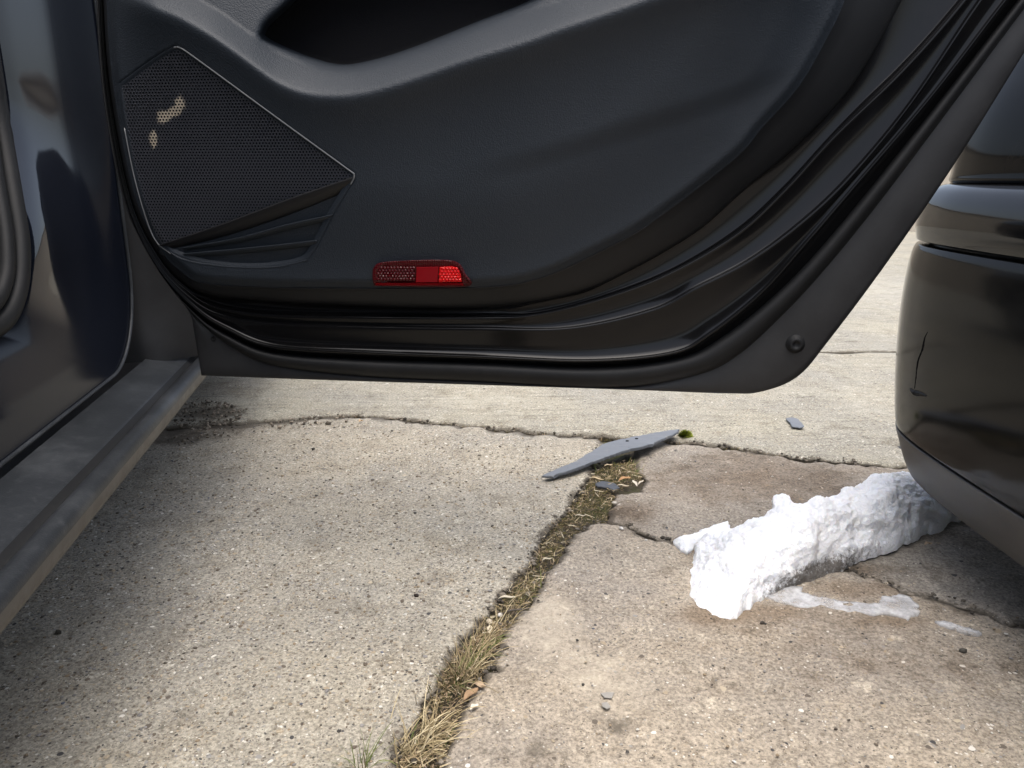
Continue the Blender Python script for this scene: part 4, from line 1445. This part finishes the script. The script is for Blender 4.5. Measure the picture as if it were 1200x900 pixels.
# ---- speaker grille: real perforated mesh
def grille():
    base = lambda Q: panel_w(Q, full=False) - 0.0015
    o3 = door_pts([(280, 180)], [0.07])[0]
    # hex lattice in door metres, mapped to the panel through photo coordinates of a flat reference plane
    pitch = 0.0043
    lo, hi = GRILLE.min(0) - 6, GRILLE.max(0) + 6
    def to_px(Wp):
        d = Wp - CAMP
        zc = d @ FW
        return np.column_stack([600 + FPX * (d @ RT) / zc, 450 - FPX * (d @ UP) / zc])
    c00 = door_pts([lo], [0.07])[0]
    c11 = door_pts([hi], [0.07])[0]
    wide = abs(np.dot(c11 - c00, DU))
    tall = abs(c11[2] - c00[2])
    band = [(176, 292), (416, 208), (424, 222), (190, 304)]      # smooth blade dividing the grille
    cells = []
    rr = pitch * math.sqrt(3) / 2
    a6 = np.arange(6) * math.pi / 3 + math.pi / 6
    V, F, tan_spots = [], [], []
    nr = int(tall / rr) + 2
    nc = int(wide / pitch) + 2
    cen = []
    for j in range(nr):
        for i in range(nc):
            u = i * pitch + (j % 2) * pitch / 2
            cen.append(c00 + DU * u + Z_ * (-j * rr))
    cen = np.array(cen)
    cp = to_px(cen)
    ok = inside(cp, GRILLE)
    ok &= seg_dist(cp, GRILLE) > 2.2
    line = cp[:, 1] < (290 - (cp[:, 0] - 186) * 0.355)
    cen, cp = cen[ok & line], cp[ok & line]
    RO, RI = pitch / math.sqrt(3), pitch * 0.36
    for c, q in zip(cen, cp):
        k = len(V)
        for (rad, dw) in ((RO, 0.0), (RI * 1.12, 0.0010), (RI * 0.92, -0.0004), (RI * 0.9, -0.004)):
            for a in a6:
                V.append((c + DU * rad * math.cos(a) + Z_ * rad * math.sin(a), dw))
        for lv in range(3):
            for e in range(6):
                F.append((k + lv * 6 + e, k + lv * 6 + (e + 1) % 6, k + (lv + 1) * 6 + (e + 1) % 6, k + (lv + 1) * 6 + e))
    W = np.array([v[0] for v in V])
    dw = np.array([v[1] for v in V])
    px = to_px(W)
    V3 = door_pts(px, base(px) + dw)
    tan_spots = np.zeros(len(px))
    for (mx, my, rx, ry, s) in ((210, 122, 6, 10, 1.0), (203, 132, 7, 6, 0.9), (191, 137, 8, 8, 1.1), (180, 163, 5, 11, 1.0)):
        tan_spots += s * np.exp(-(((px[:, 0] - mx) / rx) ** 2 + ((px[:, 1] - my) / ry) ** 2))
    g = cmesh('speaker_grille', V3, F, M['grille'], parent=door, smooth=False)
    point_attr(g, 'tan_spots', np.clip(tan_spots, 0, 1))
    # smooth border between the perforations and the rim
    rowsb = []
    cenp = GRILLE.mean(0)
    for t, dw2 in ((0.0, 0.002), (0.012, 0.0022), (0.03, 0.0006), (0.05, -0.001)):
        q = GRILLE + (cenp - GRILLE) * t
        rowsb.append(door_pts(q, base(q) + dw2))
    b = cmesh('grille_border', *loft(rowsb, close=True), M['trim'], parent=door)
    recalc(b)
    return base


gbase = grille()
# pale tubes painting the rim's highlight along the upper right and lower left edges
rim = catmull([(204, 55.5), (213, 57), (240, 76), (330, 142), (405, 196.5), (415, 205), (411, 216)], 8)
cmesh('rim_highlight', *tube(door_pts(rim, gbase(rim) + 0.0022), 0.0010, 6), M['rim'], parent=door)
rim2 = catmull([(146, 150), (157, 205), (172, 258), (184, 284), (200, 297)], 8)
cmesh('rim_highlight', *tube(door_pts(rim2, gbase(rim2) + 0.0022), 0.0011, 6), M['rim'], parent=door)


def blade(name, top, bot, w_top, w_bot, mat, thick=0.006):
    a = catmull(top, 10)
    b = catmull(bot, 10)
    rows = []
    for t, ww in ((0, -thick), (0, 0.0), (0.12, 0.0015), (0.5, 0.0), (0.85, -0.001), (1.0, -0.003), (1.0, -thick - 0.003)):
        q = a * (1 - t) + b * t
        rows.append(door_pts(q, gbase(q) + w_top * (1 - t) + w_bot * t + ww))
    o = cmesh(name, *loft(rows), mat, parent=door)
    recalc(o)
    return o


blade('grille_blade', [(186, 287), (260, 262), (340, 232), (414, 207)], [(196, 293), (265, 277), (345, 250), (408, 224)], 0.004, -0.003, M['black'])
blade('grille_blade', [(214, 290), (280, 278), (335, 263), (390, 251)], [(218, 293), (280, 284), (335, 270), (386, 258)], 0.003, 0.000, M['trim'])
blade('grille_blade', [(214, 297), (270, 292), (330, 286), (372, 281)], [(220, 301), (270, 298), (330, 292), (368, 288)], 0.003, 0.000, M['trim'])
# moulded ridge sweeping under the grille
blade('moulded_ridge', [(190, 288), (215, 303), (262, 311), (320, 312), (360, 304)], [(186, 296), (214, 315), (262, 322), (322, 322), (366, 312)], 0.002, -0.004, M['trim'])

# ---- red reflector
ro = catmull([(438, 335), (436.5, 322), (439, 312), (450, 307), (485, 305), (520, 304.5), (537, 308), (545, 320), (550, 335), (495, 336.5), (438, 335)], 6)[:-1]


def refl(name, poly, dw, mat, th=0.009, parent=None):
    c = poly.mean(0)
    base = panel_w(poly, False)
    rows = []
    for g, z in ((1.0, -th), (1.0, 0.0), (0.985, 0.0008), (0.95, 0.0012)):
        q = c + (poly - c) * g
        rows.append(door_pts(q, panel_w(q, False) + dw + z))
    V, F = loft(rows, close=True)
    n = len(poly)
    F.append(tuple(range(3 * n, 4 * n)))
    o = cmesh(name, V, F, mat, parent=parent or door, smooth=False)
    recalc(o)
    return o


refl('reflector', ro, 0.0075, M['red_dark'])
refl('reflector', np.array([(488, 313), (487, 331), (513, 331), (514, 312.5)], float), 0.0092, M['red_mid'], 0.003)
refl('reflector', np.array([(515, 313), (514, 331), (541, 330.5), (540, 322), (536, 314), (530, 312)], float), 0.0092, M['red_lit'], 0.003)
refl('reflector', np.array([(440, 331.5), (440, 334.5), (544, 334.5), (542, 331.8)], float), 0.0092, M['red_mid'], 0.002)

def prisms(name, poly, dw, mat, pitch):
    lo, hi = poly.min(0), poly.max(0)
    px = pitch * 900
    V, F = [], []
    j = 0
    y = lo[1]
    while y < hi[1] + px:
        x = lo[0] + (j % 2) * px / 2
        while x < hi[0] + px:
            if inside(np.array([[x, y]]), poly)[0] and seg_dist(np.array([[x, y]]), poly)[0] > px * 0.35:
                a = np.arange(6) * math.pi / 3 + math.pi / 6
                ring = np.column_stack([x + px * 0.56 * np.cos(a), y - px * 0.56 * np.sin(a)])
                k = len(V)
                V += list(door_pts(ring, panel_w(ring, False) + dw))
                c = np.array([[x, y]])
                V += list(door_pts(c, panel_w(c, False) + dw + pitch * 0.35))
                F += [(k + e, k + (e + 1) % 6, k + 6) for e in range(6)]
            x += px
        y += px * 0.866
        j += 1
    o = cmesh(name, V, F, mat, parent=door, smooth=False)
    o['kind'] = 'stuff'
    return o


prisms('reflector_prisms', np.array([(515, 313), (514, 331), (541, 330.5), (540, 322), (536, 314), (530, 312)], float), 0.0106, M['red_lit'], 0.0042)
prisms('reflector_prisms', np.array([(442, 312), (441, 331), (486, 331), (487, 311)], float), 0.0092, M['red_dark'], 0.0042)

# ---- rubber plug at the rear foot of the flange
def disc_stack(name, px, prof, mat, parent, n=20):
    c = door_pts([px], [0.004])[0]
    rows = []
    a = np.linspace(0, 2 * math.pi, n, endpoint=False)
    for rad, dw in prof:
        rows.append(c + DN * dw + np.outer(np.cos(a) * rad, DU) + np.outer(np.sin(a) * rad, Z_))
    V, F = loft(rows, close=True)
    F.append(tuple(range((len(prof) - 1) * n, len(prof) * n)))
    o = cmesh(name, V, F, mat, parent=parent)
    recalc(o)
    return o


disc_stack('rubber_plug', (932, 403), [(0.013, 0.0), (0.0125, 0.002), (0.0095, 0.003), (0.009, 0.0055), (0.0075, 0.0065), (0.005, 0.0065), (0.004, 0.004), (0.0005, 0.004)], M['rubber'], door)
disc_stack('rubber_plug', (250, 397), [(0.004, 0.0), (0.0035, 0.0015), (0.0015, 0.0015), (0.001, 0.0005)], M['rubber'], door, 12)
# ================================================================== THE OTHER CAR
car2 = empty('parked_car', (1.5, 0.4, 0.0))
car2['label'] = 'black car at right showing only the corner of its scuffed bumper'
car2['category'] = 'car'
C2LOC = np.array(car2.location)


def c2mesh(name, V, F, mat, parent=None, **k):
    o = mesh_obj(name, np.asarray(V, float) - C2LOC, F, mat, **k)
    o.parent = parent or car2
    return o


PATH = catmull([(1.7, -0.52), (1.0, -0.46), (0.78, -0.36), (0.70, -0.22), (0.665, 0.0), (0.648, 0.3), (0.638, 0.6), (0.632, 0.9), (0.630, 1.08), (0.636, 1.20), (0.656, 1.285), (0.71, 1.365), (0.84, 1.425), (1.15, 1.46), (2.2, 1.48)], 14)
PT = np.gradient(PATH, axis=0)
PT /= np.linalg.norm(PT, axis=1)[:, None]
PNI = np.stack([PT[:, 1], -PT[:, 0]], 1)              # inward normal (towards the car)
if PNI[len(PNI) // 2, 0] < 0:
    PNI = -PNI


def ring(d, z):
    return np.column_stack([PATH + PNI * d, np.full(len(PATH), z)])


def band(name, prof, mat, parent=None):
    p = catmull(np.array(prof), 6)
    o = c2mesh(name, *loft([ring(d, z) for d, z in p]), mat, parent=parent)
    recalc(o)
    return o


bumper = band('bumper', [(0.028, 0.204), (0.018, 0.2055), (0.0145, 0.211), (0.0105, 0.235), (0.004, 0.30), (0.0005, 0.37), (0.0, 0.43), (0.003, 0.48), (0.0065, 0.503), (0.0095, 0.512), (0.014, 0.5165), (0.03, 0.518)], M['bumper'])
band('bumper_lip', [(0.06, 0.122), (0.052, 0.119), (0.046, 0.124), (0.034, 0.148), (0.022, 0.182), (0.0165, 0.198), (0.0175, 0.202), (0.03, 0.203)], M['lip'])
band('bumper_ledge', [(0.03, 0.5205), (0.012, 0.5225), (0.0085, 0.527), (0.006, 0.545), (0.007, 0.565), (0.0115, 0.585), (0.021, 0.600), (0.033, 0.6085), (0.044, 0.6115), (0.053, 0.6115), (0.057, 0.606)], M['paint'])
band('body_panel', [(0.056, 0.606), (0.046, 0.616), (0.047, 0.627), (0.050, 0.66), (0.060, 0.71), (0.078, 0.76), (0.11, 0.82), (0.18, 0.865), (0.26, 0.895), (0.42, 0.925), (0.62, 0.945)], M['paint_dull'])
V, F = loft([np.array([(x, y, 0.135) for x in np.linspace(0.72, 4.5, 12)]) for y in np.linspace(-0.42, 1.36, 8)])
c2mesh('floor_pan', V, F, M['black'])

# damage on the bumper corner: cracked paint line, a torn clip, scuffs
def bump_pt(px, py, out=0.001):
    """first hit of the photo ray with the bumper sweep"""
    d = ray(px, py)
    best = None
    zs = [0.204, 0.235, 0.30, 0.37, 0.43, 0.48, 0.512]
    ds = [0.018, 0.0105, 0.004, 0.0005, 0.0, 0.003, 0.0095]
    prev = None
    for t in np.linspace(0.6, 1.9, 1400):
        p = CAMP + d * t
        i = int(np.argmin((PATH[:, 0] - p[0]) ** 2 + (PATH[:, 1] - p[1]) ** 2))
        dd = np.dot(p[:2] - PATH[i], PNI[i]) - np.interp(p[2], zs, ds)
        if prev is not None and prev < 0 <= dd:
            q = p.copy()
            q[:2] -= PNI[i] * out
            return q
        prev = dd
    return None


def bump_line(name, px, rad, mat):
    pts = [bump_pt(x, y, 0.0004) for x, y in catmull(px, 6)]
    pts = np.array([p for p in pts if p is not None])
    if len(pts) > 2:
        rr = rad * (0.6 + 0.8 * np.abs(np.sin(np.arange(len(pts)) * 1.7))) * np.sin(np.linspace(0.25, math.pi - 0.25, len(pts)))
        return c2mesh(name, *tube(pts, rr, 6), mat, parent=bumper)


bump_line('paint_crack', [(1088, 388), (1084, 396), (1081, 410), (1076, 424), (1074, 440), (1072, 456)], 0.0012, M['lining'])
bump_line('torn_clip', [(1067, 455), (1070, 459), (1075, 461), (1080, 462), (1086, 464)], 0.0036, M['rubber'])

# ================================================================== wall across the yard
wall = empty('garden_wall', (2.0, 10.0, 0))
tag(wall, 'pale rendered wall far behind the black cars', 'wall')
V, F = loft([np.array([(x, y, z) for x in np.linspace(-9, 9, 40)]) for y, z in ((-0.1, -0.1), (-0.1, 1.9), (0.1, 1.9), (0.1, -0.1))])
mesh_obj('render', V, F, M['wall'], parent=wall, smooth=False)
for k in range(20):
    x0 = -9 + k * 0.9
    V, F = loft([np.array([(x0 + 0.008, y, z), (x0 + 0.892, y, z)]) for y, z in ((-0.15, 1.90), (-0.15, 1.96), (0, 2.0), (0.15, 1.96), (0.15, 1.90), (-0.15, 1.90))])
    F += [tuple(range(0, 12, 2)), tuple(range(1, 12, 2))]
    mesh_obj('coping_stone', V, F, M['coping'], parent=wall, smooth=False)
